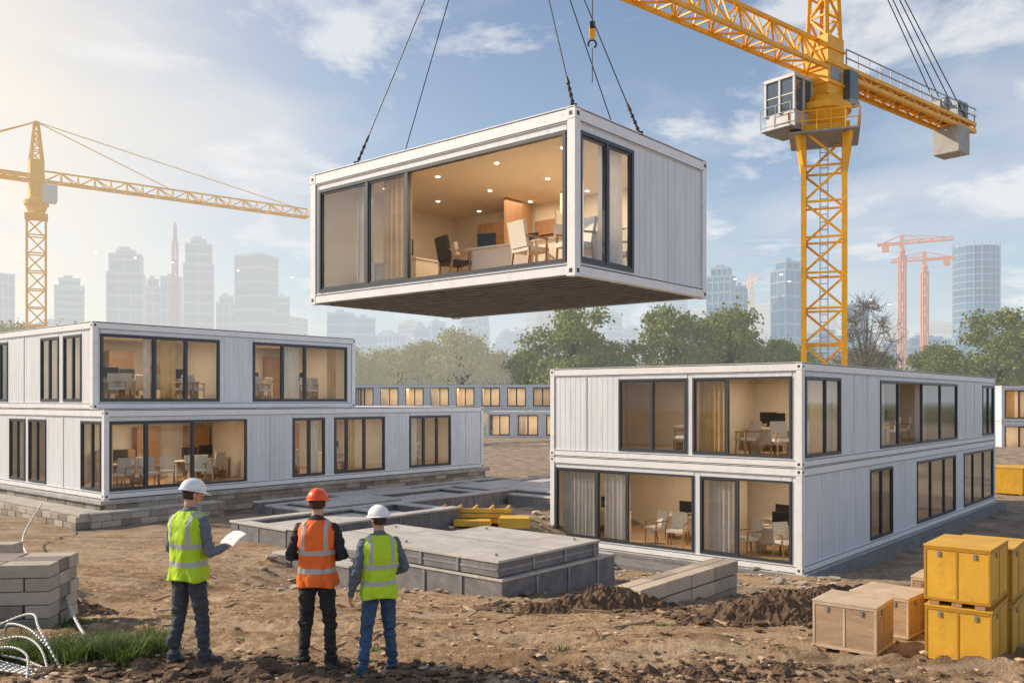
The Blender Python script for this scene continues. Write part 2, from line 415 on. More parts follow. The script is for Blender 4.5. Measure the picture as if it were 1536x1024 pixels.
for x,y in ((1,1),(1,2.2),(1,4.3),(1,6.2),(2.8,5.2),(2.6,1.5)): downl(rb,x,y,2.5)
rb.light(2.2,1.6,2.45,18); rb.light(2.0,5.5,2.45,26); rb.light(7,2.4,2.45,14); rb.light(13,2.2,2.45,26); rb.light(19,2.2,2.45,20)
storey(rb,0,0,2.815,22.1,8.4,2.785,
  [(.32,2.9,[1.74],{},{0:(0,0,.6),1:(0,.6,1)}),(6.37,15.65,[8.2,10.9,13.26],{1},{0:(0,0,.6),2:(0,0,.5)}),(19.84,21.9,[20.9],{},{})],
  [(.29,3.24,[2.16],{0},{1:(1,.05,.95)}),(3.42,5.77,[4.6],{},{})],
  parts=[(4.2,4.3,.15,8.2),(4.3,22,4.2,4.3),(5.9,6,.2,4.2),(15.9,16,.2,4.2),(.15,4.2,3.3,3.36)])
zz=2.815+.215
furnish(rb,[(1.6,1.4,zz,1.5),(2.2,4.3,zz,1.6),(8.5,1.8,zz,.0),(10.4,1.6,zz,.2),(12.6,1.8,zz,0),(3.3,2.4,zz,1.5)])
chair(rb,.9,.9,zz,2.4); chair(rb,.9,2.0,zz,1.0); cabinet(rb,3.9,4.6,zz,-math.pi/2); chair(rb,1.0,4.0,zz,1.4)
for x,y in ((1,1),(1,2.4),(2.5,1.4),(1,4.2),(9,1.2),(11,1.2)): downl(rb,x,y,2.815+2.485)
rb.light(2.2,1.7,2.8+2.43,22); rb.light(2.2,4.9,2.8+2.43,20); rb.light(9.5,2,2.8+2.43,28)
rb.setM(None)
rb.finish()
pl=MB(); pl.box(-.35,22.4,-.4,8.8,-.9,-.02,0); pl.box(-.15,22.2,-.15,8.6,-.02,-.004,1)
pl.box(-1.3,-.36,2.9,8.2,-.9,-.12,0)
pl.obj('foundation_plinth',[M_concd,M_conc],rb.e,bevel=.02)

# ---- left building
LB=Bld('modular_site_building',(-12.7,27.6,1.5),ROT)
storey(LB,0,0,0,17.6,11,2.8,
  [(.16,5.1,[1.38,3.02],{2},{0:(0,0,.15)}),(7.06,8.53,[7.8],{},{1:(0,.1,.9)}),(9.0,11.58,[9.6,10.5],{},{1:(1,.2,.7)}),(12.97,15.46,[13.8,14.6],{},{0:(0,.2,.8)})],
  [(.27,1.67,[.9],{},{0:(0,0,.5)}),(4.35,5.8,[5.1],{},{0:(0,0,.6)}),(6.1,7.5,[6.8],{},{1:(0,.4,1)})],
  parts=[(.2,17.5,4.2,4.3),(6,6.1,.2,4.2),(12.2,12.3,.2,4.2),(3.5,3.6,4.4,10.8)])
z=.215
furnish(LB,[(1.6,2.1,z,.2),(3.9,1.7,z,-.1),(7.9,2,z,0),(10.4,1.8,z,0),(14.4,2,z,0),(2,5.6,z,1.5),(5.2,2.8,z,0)])
chair(LB,1.9,.8,z,3.0); chair(LB,2.6,1.0,z,2.6); chair(LB,3.6,.8,z,3.3); chair(LB,1.0,1.0,z,2.2); chair(LB,10,.9,z,2.9); chair(LB,13.8,.9,z,3.1); cabinet(LB,3.4,3.9,z,0); cabinet(LB,5.4,3.9,z,0); cabinet(LB,9.6,3.9,z,0); cabinet(LB,2.2,3.95,z,0,1.4,1.1)
for x in (1,2.4,3.8,5,8,10.5,13.5,15): downl(LB,x,1.2,2.5)
LB.light(2.8,2,2.45,46); LB.light(9.0,2,2.45,42,4,1); LB.light(14.4,2,2.45,32); LB.light(1.8,6.5,2.45,22,1,3)
storey(LB,0,.78,2.815,10.65,10.2,2.785,
  [(.26,4.5,[2.07,3.2],{},{1:(1,.3,.8),0:(0,.85,1)}),(5.87,10.25,[7.15,8.18],{},{1:(0,.05,.95),2:(1,.6,.85)})],
  [(.87,2.2,[1.5],{},{0:(0,0,.5)}),(2.57,4.0,[3.3],{},{1:(0,.4,1)}),(6.9,8.4,[7.6],{},{})],
  parts=[(.2,10.5,4.4,4.5),(5.1,5.2,.2,4.4)])
z=2.815+.215
furnish(LB,[(1.5,2.6,z,.1),(3.8,2.5,z,-.1),(6.6,2.6,z,0),(9.2,2.5,z,0),(2.7,3.9,z,0),(7.9,3.8,z,.1)])
chair(LB,1.2,1.7,z,2.8); chair(LB,4.0,1.6,z,3.4); chair(LB,2.6,1.6,z,2.9); chair(LB,9.0,1.6,z,3.0); chair(LB,6.7,1.6,z,3.3); cabinet(LB,2.8,4.8,z,0); cabinet(LB,4.4,4.8,z,0,.8,1.4); cabinet(LB,9.6,4.8,z,0)
for x in (1,2.4,3.8,6.5,9): downl(LB,x,2,2.815+2.485)
LB.light(2.6,3,2.8+2.43,48); LB.light(8,3,2.8+2.43,44)
LB.finish()
def blockwall(mb,ax,L,z0,z1,ch,cl,d0=0,d1=.3,off=0,jit=.012):
    n=int(round((z1-z0)/ch)); ch=(z1-z0)/n
    for k in range(n):
        a=off-(cl/2 if k%2 else 0)
        while a<off+L:
            b=a+cl; j=R.uniform(-jit,jit)
            aa=max(a,off)+.006; bb=min(b,off+L)-.006
            if bb>aa+.03: fb(mb,ax,aa,bb,d0+j,d1,z0+k*ch+.005,z0+(k+1)*ch-.005)
            a=b
fo=MB()
blockwall(fo,'X',17.6,-1.3,-.14,.19,.7,-.12,.3); blockwall(fo,'Y',11,-1.3,-.14,.19,.7,-.12,.3)
blockwall(fo,'X',4.4,-1.3,-.35,.19,.6,-.95,-.2,-.8); blockwall(fo,'Y',11,-1.3,-.35,.19,.6,-1.2,-.3,-.8)
fo.obj('block_foundation',[M_block],LB.e,bevel=.012)
fc=MB(); fc.box(-.2,17.8,-.22,11,-.14,-.01); fc.box(-1.1,-.3,-.8,11,-.35,-.27); fc.box(-.8,3.6,-.9,-.3,-.35,-.28); fc.obj('foundation_cap',[M_conc],LB.e,bevel=.015)

# ---- foundation strips + slabs on the yard (site grid coordinates)
def sgrid(name,loc,mb,mats,bevel=.015): return mb.obj(name,mats,None,False,bevel,loc,ROT)
g=MB()
def strip(mb,a0,a1,b0,b1,z1,m=0):
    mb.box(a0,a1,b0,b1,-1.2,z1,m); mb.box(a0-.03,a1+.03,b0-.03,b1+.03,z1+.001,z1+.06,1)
    if a1-a0>b1-b0:
        k=a0+1.2
        while k<a1: mb.box(k,k+.05,b0-.02,b0-.001,-.1,z1-.02,2); k+=1.2
    else:
        k=b0+1.2
        while k<b1: mb.box(a0-.02,a0-.001,k,k+.05,-.1,z1-.02,2); k+=1.2
strip(g,.9,7.0,-8.6,-8.25,.50); strip(g,.9,16.8,-6.0,-5.65,.46); strip(g,3.8,27,-3.4,-3.05,.44); strip(g,4.5,17,-1.6,-1.3,.36)
strip(g,17,30,-6.2,-5.85,.4); strip(g,12,30,-9.2,-8.85,.4)
for a in (.9,4.9,6.7): strip(g,a,a+.32,-8.2,-6.05,.45)
for a in (3.8,7.6,11.4,15.2,19.0,23): strip(g,a,a+.32,-5.6,-3.45,.42)
for a in (6.5,10.6,14.4): strip(g,a,a+.32,-3.0,-1.65,.34)
for a in (12,16,20,24,28): strip(g,a,a+.32,-8.8,-6.3,.36)
for (a,b,c,d,h) in ((1.4,4.7,-8.1,-6.2,.40),(5.4,6.5,-8.1,-6.2,.30),(4.3,7.4,-5.5,-3.6,.58),(8.1,11.2,-5.5,-3.6,.36),(11.9,15,-5.5,-3.6,.55),(7,10.4,-2.9,-1.8,.5),(15.7,18.8,-5.5,-3.6,.3),(19.5,22.8,-5.5,-3.6,.55),(12.5,15.8,-8.7,-6.4,.55),(20.5,23.8,-8.7,-6.4,.5),(11,14.2,-2.9,-1.8,.36)):
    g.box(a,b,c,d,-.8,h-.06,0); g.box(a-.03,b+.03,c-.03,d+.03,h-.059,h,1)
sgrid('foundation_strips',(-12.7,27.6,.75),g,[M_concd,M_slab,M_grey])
def slabstack(name,loc,layers):
    mb=MB()
    for (a0,a1,b0,b1,z0,z1) in layers:
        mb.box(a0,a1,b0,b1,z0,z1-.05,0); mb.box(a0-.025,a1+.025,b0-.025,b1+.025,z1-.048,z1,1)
        n=int((b1-b0)/1.1)
        for i in range(1,n+1): mb.box(a0-.03,a0-.002,b0+i*1.1-.03,b0+i*1.1+.03,z0+.02,z1-.06,2)
        n=int((a1-a0)/1.1)
        for i in range(1,n+1): mb.box(a0+i*1.1-.03,a0+i*1.1+.03,b0-.03,b0-.002,z0+.02,z1-.06,2)
        if z1-z0<.6:
            mb.box(a0+.02,a1-.02,b0-.012,b0-.001,z0+.12,z0+.16,2); mb.box(a0-.012,a0-.001,b0+.02,b1-.02,z0+.12,z0+.16,2)
        mb.box((a0+a1)/2-.01,(a0+a1)/2+.01,b0+.02,b1-.02,z1+.001,z1+.004,0)
        for (a,b) in ((a0+.4,b0+.4),(a1-.4,b0+.4),(a0+.4,b1-.4),(a1-.4,b1-.4)):
            mb.cyl((a,b,z1),(a,b,z1+.05),.03,.03,8,2); 
    return mb.obj(name,[M_concd,M_slab,M_grey],None,False,.012,loc,ROT)
slabstack('concrete_slab_stack',(-.2,17.6,.72),[(0,4.0,0,3.6,-.9,.32),(0,3.5,.1,3.6,.35,.68)])
slabstack('concrete_slab_stack',(-3.3,20.5,.5),[(-.6,3.6,.0,2.9,-.9,.36),(0,3.4,.1,2.8,.39,.62)])
slabstack('concrete_slab_stack',(1.2,24.2,-.15),[(0,2.2,0,2.6,-.6,.3)])

b=MB()
for k in range(2):
    blockwall(b,'X',3.7,-.35+k*.28,-.09+k*.28,.26,.9,0,.26,0,.01); blockwall(b,'X',3.7,-.35+k*.28,-.09+k*.28,.26,.9,.28,.54,.0,.01)
b.box(0,3.7,.02,.52,-.8,-.36)
b.obj('block_beam_stack',[mat('pale_block',(.46,.38,.30),.9,0,.28,4,.5,30,island=True)],None,False,.012,(2.2,15.2,1.16),ROT)

b=MB()
for k in range(5):
    for j in range(3):
        for i in range(5):
            jx=R.uniform(-.02,.02)
            b.box(-.7*(i+1)+(.35 if k%2 else 0)+jx,-.7*i+(.35 if k%2 else 0)-.02+jx-(.35 if (k%2 and i==0) else 0),j*.36+jx,j*.36+.345,k*.19,k*.19+.18)
b.obj('concrete_block_stack',[M_block],None,False,.012,(-6.45,12.4,1.36),math.radians(6))
b=MB()
for k in range(5):
    for i in range(3): b.box(-.6*(i+1),-.6*i-.02,R.uniform(0,.03),.4,k*.2,k*.2+.19)
b.obj('concrete_block_stack',[M_block],None,False,.012,(-9.9,17.6,.75),0)

M_yel2=mat('formwork_yellow',(.76,.45,.05),.5,0,.15,3,dirt=(.3,.2,.1),dirt_amt=.5)
b=MB()
for k in range(3):
    b.box(0,2.3,.0,1.1,.0+k*.16,.03+k*.16,1)
    for i in range(5): b.box(i*.52,i*.52+.07,-.02,1.12,.03+k*.16,.14+k*.16,0)
    b.box(0,2.3,-.05,-.02,.02+k*.16,.15+k*.16,0)
b.box(-.6,.4,-.5,-.1,.0,.35,0); b.box(2.0,2.9,-.9,-.2,0,.3,0); b.box(.6,1.7,-.7,-.2,0,.18,0)
b.obj('yellow_formwork_stack',[M_yel2,M_wood],None,False,.01,(-2.3,27.6,.78),-.1)
b=MB()
b.box(-.35,.35,-.25,.25,.12,.5,0); b.box(-.28,.28,-.26,-.25,.2,.42,1); b.cyl((.1,0,.5),(.1,0,.68),.06,.06,10,1)
for sx in (-.4,.4):
    for sy in (-.28,.28): b.strut((sx,sy,0),(sx,sy,.62),.03,2)
    b.strut((sx,-.28,.62),(sx,.28,.62),.03,2)
b.strut((-.4,-.28,.62),(.4,-.28,.62),.03,2); b.strut((-.4,.28,.62),(.4,.28,.62),.03,2); b.cyl((-.3,-.32,.1),(-.3,-.27,.1),.1,.1,12,1)
b.obj('portable_generator',[mat('teal_paint',(.03,.16,.22),.4),M_black,M_grey],None,False,.01,(-.45,24.8,ground(-.45,24.8)+.15),.2)
# building material laid out across the far yard
b=MB()
for i in range(190):
    y=R.uniform(34,88); x=R.uniform(-.09,.16)*y+R.uniform(-4,2); zg=ground(x,y); w_=R.uniform(.5,2.6); d_=R.uniform(.4,1.4); h_=R.uniform(.15,.7); a=ROT if R.random()<.7 else ROT+math.pi/2
    v_=-(x+12.7)*UY+(y-27.6)*UX
    if v_>-1.5: continue
    b.M=T(x,y,zg,a); m_=R.choice((0,0,1,2,3,3)); 
    for k in range(R.choice((1,2,3))): b.box(0,w_,0,d_,k*h_*.5,k*h_*.5+h_*.44,m_)
b.M=None
b.obj('pallets_of_material',[M_slab,M_wood,M_concd,M_block],None,False,0)
# scrap timber and reinforcing bars lying on the earth
b=MB()
for i in range(46):
    x,y=R.choice(((R.uniform(-1,4.5),R.uniform(12.5,16.8)),(R.uniform(-7,-3),R.uniform(11,19)),(R.uniform(1,7),R.uniform(10.5,14)),(R.uniform(-4,0),R.uniform(10.5,15))))
    a=R.random()*3.14; l_=R.uniform(.15,.8)*(1 if i%3 else .5); c_,s_=math.cos(a),math.sin(a)
    p=Vector((x-c_*l_/2,y-s_*l_/2,ground(x-c_*l_/2,y-s_*l_/2)+.025)); q=Vector((x+c_*l_/2,y+s_*l_/2,ground(x+c_*l_/2,y+s_*l_/2)+.03))
    if i%4==0: b.cyl(p,q+Vector((0,0,.03)),.008,.008,6,1)
    else: b.strut(p,q,R.uniform(.025,.05),0)
b.obj('scrap_timber',[mat('weathered_timber',(.40,.30,.20),.85,0,.3,5,.2,30,island=True),M_rope],None,False,0)

# crates
M_ybox=mat('yellow_cardboard',(.70,.39,.035),.55,0,.14,2,.1,20,dirt=(.36,.19,.05),dirt_amt=.7)
M_ytape=mat('box_edge',(.48,.24,.02),.5)
M_crate=mat('plywood_crate',(.42,.29,.18),.75,0,.25,2,.15,20,(1,1,5),dirt=(.20,.13,.08),dirt_amt=.7)
M_ctop=mat('crate_top_board',(.56,.45,.32),.75,0,.18,3,dirt=(.3,.2,.12),dirt_amt=.6)
def crate(name,loc,rz,w,d,h,m0,m1,n=1,style=0):
    b=MB()
    b.box(0,d,0,w,.06,h,0)
    e=.02
    for (x0,x1) in ((-.006,e),(d-e,d+.006)):
        for (y0,y1) in ((-.006,e),(w-e,w+.006)): b.box(x0,x1,y0,y1,.05,h+.004,1)
    for z in (.05,h-.03):
        b.box(-.008,-.0005,e,w-e,z,z+.035,1); b.box(e,d-e,-.008,-.0005,z,z+.035,1)
    b.box(-.012,d+.012,-.012,w+.012,h+.0045,h+.022,1 if style else 0)
    b.box(-.006,-.0005,w/2-.012,w/2+.012,.09,h-.04,1); b.box(d/2-.012,d/2+.012,-.006,-.0005,.09,h-.04,1)
    for y in (.05,w/2-.05,w-.15): b.box(0,d,y,y+.1,0,.06,2)
    for y in (.2*w,.75*w): b.box(-.014,-.004,y,y+.035,h-.10,h-.04,3)
    b.box(d*.3,d*.3+.035,-.014,-.004,h-.10,h-.04,3)
    return b.obj(name,[m0,m1,M_wood,M_grey],None,False,.006,loc,rz)
g0=ground(5.3,9.8)-.03
cr_rz=ROT+.04
crate('yellow_storage_box',(5.14,9.5,g0),cr_rz,.66,.95,.66,M_ybox,M_ytape)
crate('yellow_storage_box',(5.13,9.51,g0+.685),cr_rz-.02,.66,.93,.64,M_ybox,M_ytape)
crate('yellow_storage_box',(5.14+UX*1.0,9.5+UY*1.0,g0-.12),cr_rz,.66,.95,.66,M_ybox,M_ytape)
crate('yellow_storage_box',(5.14+UX*1.0,9.5+UY*1.0,g0+.565),cr_rz,.68,.95,.64,M_ybox,M_ytape)
crate('yellow_storage_box',(5.14+UX*2.1-.3,9.5+UY*2.1,g0+.325),cr_rz,.9,.95,.66,M_ybox,M_ytape)
crate('yellow_storage_box',(5.14+UX*2.1-.3,9.5+UY*2.1,g0-.36),cr_rz,.9,.95,.66,M_ybox,M_ytape)
crate('plywood_crate',(4.15,10.1,ground(4.2,10.3)-.03),cr_rz,.72,.68,.58,M_crate,M_ctop,style=1)
crate('plywood_crate',(5.05,11.3,ground(5.0,11.6)-.03),cr_rz-.1,.75,.75,.55,M_crate,M_ctop,style=1)
crate('plywood_crate',(6.0,11.9,ground(5.9,12.2)-.03),cr_rz,.6,.6,.7,M_crate,M_ctop,style=1)
crate('yellow_storage_box',(26.5,46,-.35),cr_rz,3,3,1.4,M_ybox,M_ytape)

# ------------------------------------------------------------------ soil mounds, stones, grass
M_soil=mat('dark_soil',(.125,.078,.048),.95,0,.4,6,.8,25)
def mound(name,cx,cy,rx,ry,h,rz,seed,m):
    n=80; vs=[];fs=[]
    c,s=math.cos(rz),math.sin(rz)
    for j in range(n+1):
        for i in range(n+1):
            u=-1+2*i/n; v=-1+2*j/n; r=math.hypot(u,v)
            x=cx+u*rx*c-v*ry*s; y=cy+u*rx*s+v*ry*c
            e=max(0,1-r-.25*noise.noise(Vector((u*2.3+seed,v*2.3,0))))
            k=h*(e**.8)*(1+.5*noise.noise(Vector((x*1.2,y*1.2,seed))))+ (.09*noise.noise(Vector((x*5,y*5,seed)))+.05*noise.noise(Vector((x*13,y*13,seed)))+.03*noise.noise(Vector((x*27,y*27,seed))))*min(1,e*5)
            vs.append((x,y,ground(x,y)-.06+k+(0 if e>0 else -.05)))
    for j in range(n):
        for i in range(n): fs.append((j*(n+1)+i,j*(n+1)+i+1,(j+1)*(n+1)+i+1,(j+1)*(n+1)+i))
    mb=MB(); mb.add(vs,fs); return mb.obj(name,[m],smooth=False)
mound('soil_mound',1.5,14.9,1.9,.8,.34,.5,1,M_soil)
mound('soil_mound',4.0,13.6,1.7,.9,.4,.35,2,M_soil)
mound('soil_mound',6.0,16.5,2.2,1.0,.38,.6,3,M_soil)
mound('soil_mound',-2.6,8.7,2.2,.55,.13,-.05,4,M_soil)
mound('soil_mound',-8.2,14.6,1.9,1.4,.5,0,5,M_soil)
mound('soil_mound',2.0,8.9,1.5,.4,.10,.1,6,M_soil)
def rocks(name,n,region,smin,smax,m,flat=.6):
    mb=MB()
    for i in range(n):
        x,y=region()
        s=smin*(smax/smin)**(R.random()**2.2); z=ground(x,y)
        vs=[]
        for t in ((1,1,1),(-1,1,1),(-1,-1,1),(1,-1,1),(1.2,0,0),(0,1.2,0),(-1.2,0,0),(0,-1.2,0),(0,0,-1),(0,0,1.3)):
            vs.append(Vector((t[0]*s*.5*R.uniform(.6,1.2),t[1]*s*.5*R.uniform(.6,1.2),t[2]*s*flat*.5*R.uniform(.6,1.1))))
        a=R.random()*6.28; q=Matrix.Rotation(a,3,'Z')
        vs=[q@v+Vector((x,y,z+s*.15)) for v in vs]
        mb.add(vs,[(0,1,9),(1,2,9),(2,3,9),(3,0,9),(0,4,5),(0,5,1),(1,5,6),(1,6,2),(2,6,7),(2,7,3),(3,7,4),(3,4,0),(4,8,5),(5,8,6),(6,8,7),(7,8,4)])
    return mb.obj(name,[m])
def reg1():
    y=8.2+13*R.random()**1.5; return (R.uniform(-.62,.62)*y,y)
rocks('gravel',4800,reg1,.012,.08,mat('pebble',(.42,.31,.21),.9,0,.45,2,island=True))
rocks('soil_clods',1700,lambda:(R.gauss(-2.3,1.5),R.gauss(8.75,.3)),.02,.11,M_soil)
rocks('soil_clods',900,lambda:(R.gauss(4.0,.9),R.gauss(13.5,.45)),.03,.16,M_soil)
rocks('soil_clods',700,lambda:(R.gauss(1.6,.9),R.gauss(14.8,.35)),.03,.14,M_soil)
rocks('soil_clods',900,lambda:(R.gauss(1.8,1.6),R.gauss(8.9,.35)),.015,.08,M_soil)
rocks('rubble',1100,lambda:(R.uniform(-6,8),R.uniform(18,30)),.05,.25,mat('rubble_stone',(.38,.33,.27),.9,0,.4,2,island=True))
M_grass=mat('grass_blade',(.10,.15,.035),.7,0,.7,2,island=True,trans=.35)
def grass(name,n,region,h0,h1,w=.006):
    mb=MB()
    for i in range(n):
        x,y=region(); z=ground(x,y)-.01; h=R.uniform(h0,h1); a=R.random()*6.28; l=R.uniform(.1,.7)*h; da=R.uniform(-.4,.4)
        p=[]
        for k,t in enumerate((0,.4,.75,1)):
            cx=x+math.cos(a+da*t)*l*t*t; cy=y+math.sin(a+da*t)*l*t*t; cz=z+h*t*(1-.22*t)
            ww=w*(1-t)+.0006; p+= [(cx-math.sin(a)*ww,cy+math.cos(a)*ww,cz),(cx+math.sin(a)*ww,cy-math.cos(a)*ww,cz)]
        mb.add(p,[(0,1,3,2),(2,3,5,4),(4,5,7,6)])
    return mb.obj(name,[M_grass])
cl=[(R.uniform(-5.6,-3.75),R.uniform(8.9,10.2),R.uniform(.35,1.1)) for _ in range(34)]
def grassc(name,cl,n,s=.09,h=.42):
    mb=MB()
    for i in range(n):
        c=R.choice(cl); x,y=R.gauss(c[0],s),R.gauss(c[1],s); z=ground(x,y)-.01; hh=R.uniform(.3,1)*h*c[2]; a=math.atan2(y-c[1],x-c[0])+R.uniform(-.8,.8); l=R.uniform(.15,.9)*hh; da=R.uniform(-.5,.5); w=.006; p=[]
        for k,t in enumerate((0,.4,.75,1)):
            cx=x+math.cos(a+da*t)*l*t*t; cy=y+math.sin(a+da*t)*l*t*t; cz=z+hh*t*(1-.3*t)
            ww=w*(1-t)+.0006; p+= [(cx-math.sin(a)*ww,cy+math.cos(a)*ww,cz),(cx+math.sin(a)*ww,cy-math.cos(a)*ww,cz)]
        mb.add(p,[(0,1,3,2),(2,3,5,4),(4,5,7,6)])
    return mb.obj(name,[M_grass])
grassc('grass_tuft',cl,10000)
cl2=[(R.uniform(-9,-5.5),R.uniform(11,13.5),R.uniform(.4,.8)) for _ in range(14)]
grassc('grass_tuft',cl2,2200,.12,.35)
cl3=[(R.uniform(-8,8),R.uniform(10,20),R.uniform(.2,.5)) for _ in range(26)]
grassc('grass_tuft',cl3,1500,.06,.3)

M_pipe=mat('pale_conduit',(.52,.53,.52),.4,.3,.1,3)
def curvepts(ps,n=12):
    out=[]
    ps=[Vector(p) for p in ps]; P_=[ps[0]]+ps+[ps[-1]]
    for i in range(1,len(P_)-2):
        for k in range(n):
            t=k/n; a,b_,c,d=P_[i-1],P_[i],P_[i+1],P_[i+2]
            out.append(.5*((2*b_)+(c-a)*t+(2*a-5*b_+4*c-d)*t*t+(3*b_-a-3*c+d)*t**3))
    out.append(ps[-1]); return out
b=MB()
for (pts) in ( [(-5.9,9.9,2.02),(-5.2,9.55,2.3),(-4.9,9.2,2.22),(-4.4,8.7,1.93),(-4.0,8.3,1.92)],
               [(-5.8,9.4,1.95),(-5.2,9.3,2.12),(-4.8,9.0,2.1),(-4.5,8.6,1.94),(-4.35,8.2,1.93)],
               [(-5.9,9.1,2.05),(-5.1,9.0,2.0),(-4.7,8.8,1.97),(-4.3,8.5,1.94),(-3.9,8.15,1.93)],
               [(-5.5,8.6,1.95),(-5.1,8.8,2.14),(-4.8,8.75,2.1),(-4.65,8.5,1.93)],
               [(-5.6,9.8,1.95),(-5.4,9.5,2.2),(-5.0,9.2,2.22),(-4.7,9.1,2.0)] ):
    b.tube(curvepts(pts),.013,8)
for i in range(5): b.tube(curvepts([(-5.8,8.75+.09*i,1.96+.03*i),(-5.0,8.65+.05*i,1.97),(-4.2,8.35+.03*i,1.95)]),.011,8)
b.obj('electrical_conduits',[M_pipe],smooth=True)
b=MB(); b.tube(curvepts([(-13.9,26.2,1.55),(-12.4,22.5,1.15),(-9.2,17.0,1.5),(-7.2,14.0,1.75),(-5.9,12.0,1.62),(-5.4,11.2,1.64)]),.022,8); b.obj('supply_hose',[M_pipe],smooth=True)

# ------------------------------------------------------------------ cranes
def lattice(mb,p0,p1,up,w,h,n,c,d,tri=False,m=0,taper=1.0):
    p0=Vector(p0);p1=Vector(p1);ax=(p1-p0);L=ax.length;ax.normalize();up=Vector(up);side=ax.cross(up).normalized();up=side.cross(ax).normalized()
    if tri: cor=[(-.5,0),(.5,0),(0,1)]
    else: cor=[(-.5,-.5),(.5,-.5),(.5,.5),(-.5,.5)]
    K=len(cor)
    def pt(i,k):
        s_=1+(taper-1)*i/n
        return p0+ax*(L*i/n)+side*(cor[k][0]*w*s_)+up*(cor[k][1]*h*s_)
    for k in range(K): mb.strut(pt(0,k),pt(n,k),c,m)
    for i in range(n+1):
        for k in range(K):
            mb.strut(pt(i,k),pt(i,(k+1)%K),d*.9,m)
            if i<n:
                if (i+k)%2: mb.strut(pt(i,k),pt(i+1,(k+1)%K),d,m)
                else: mb.strut(pt(i,(k+1)%K),pt(i+1,k),d,m)
def towercrane(name,loc,hz,az,jl,cl,mats,c,d,mw=2.3,apex=8,bay=2.3,detail=True,cab=True,mrot=0.0):
    e=empty(name,loc); rz=az
    n=int(hz/bay)
    mm=MB(); mm.M=Matrix.Rotation(mrot,4,'Z'); lattice(mm,(0,0,0),(0,0,hz-3.6),(0,1,0),mw,mw,n,c,d)
    if detail:
        for sx in (-.12,.12): mm.strut((sx*1.8,-mw*.1,0),(sx*1.8,-mw*.1,hz-4),.05,1 if len(mats)>1 else 0)
        k=.5
        while k<hz-4: mm.strut((-.22,-mw*.1,k),(.22,-mw*.1,k),.04,1); k+=.45
    mm.obj('mast',mats,e)
    t=MB(); t.M=Matrix.Rotation(mrot,4,'Z')
    t.box(-mw*.62,mw*.62,-mw*.62,mw*.62,hz-3.7,hz-3.3,0)
    if detail:
        t.box(-mw*.85,mw*.85,-mw*.85,mw*.85,hz-3.9,hz-3.8,1)
        for sx in (-1,1):
            for k in range(6): 
                q=-mw*.85+k*mw*.34
                t.strut((sx*mw*.85,q,hz-3.8),(sx*mw*.85,q,hz-2.7),.07,0); t.strut((q,sx*mw*.85,hz-3.8),(q,sx*mw*.85,hz-2.7),.07,0)
            for z in (hz-3.25,hz-2.7): t.strut((sx*mw*.85,-mw*.85,z),(sx*mw*.85,mw*.85,z),.07,0); t.strut((-mw*.85,sx*mw*.85,z),(mw*.85,sx*mw*.85,z),.07,0)
        for s4 in ((-1,-1),(1,-1),(1,1),(-1,1)): t.strut((s4[0]*mw*.5,s4[1]*mw*.5,hz-5.6),(s4[0]*mw*.62,s4[1]*mw*.62,hz-3.8),.3,0)
    t.cyl((0,0,hz-3.3),(0,0,hz-2.4),mw*.42,mw*.62,16,0); t.cyl((0,0,hz-2.4),(0,0,hz-2.0),mw*.68,mw*.68,20,0)
    t.cyl((0,0,hz-2.0),(0,0,hz-1.5),mw*.55,mw*.45,16,0)
    t.obj('slewing_ring',mats,e,bevel=.03 if detail else 0)
    r=empty('slewing_upper',(0,0,hz),rz); r.parent=e
    j=MB()
    j.box(-mw*.38,mw*.38,-mw*.34,mw*.34,-1.5,1.9,0)
    if detail:
        for k in (-.9,.2,1.1): j.box(-mw*.42,mw*.42,-mw*.38,mw*.38,k,k+.14,0)
        for sy in (-1,1): j.box(-mw*.25,mw*.25,sy*mw*.345-.02,sy*mw*.345+.02,-.6,.1,1)
    lattice(j,(0,0,1.9),(0,0,apex),(0,1,0),mw*.62,mw*.55,max(3,int(apex/1.4)),c*.8,d*.9,taper=.3 if not detail else .5)
    lattice(j,(-mw*.4,0,0),(-jl,0,0),(0,0,1),mw*.6,mw*(.78 if detail else .62),int(jl/1.5),c*.75,d*.8,tri=True)
    lattice(j,(mw*.4,0,.15),(cl,0,.15),(0,0,1),mw*.6,.5,int(cl/1.6),c*.9,d*.7)
    if detail:
        j.box(mw*.4,cl,-mw*.28,mw*.28,.42,.5,1)
        for sy in (-mw*.34,mw*.34):
            for z in (.95,1.45): j.strut((mw*.5,sy,z),(cl,sy,z),.06,1)
            k=mw*.5
            while k<cl: j.strut((k,sy,.4),(k,sy,1.45),.06,1); k+=1.3
    j.obj('jib_and_tower_head',mats,r)
    w=MB()
    w.box(cl-3.0,cl-1.3,-mw*.4,mw*.4,-2.0,-.15,3 if len(mats)>3 else 1)
    if detail:
        w.box(cl-2.6,cl-1.0,-mw*.3,mw*.3,.5,1.7,1); w.box(cl-4.8,cl-3.6,-mw*.2,mw*.2,.5,1.2,1)
        w.cyl((cl-4.2,-.7,1.0),(cl-4.2,.7,1.0),.5,.5,14,1)
    w.obj('counterweight',mats,r,bevel=.04 if detail else 0)
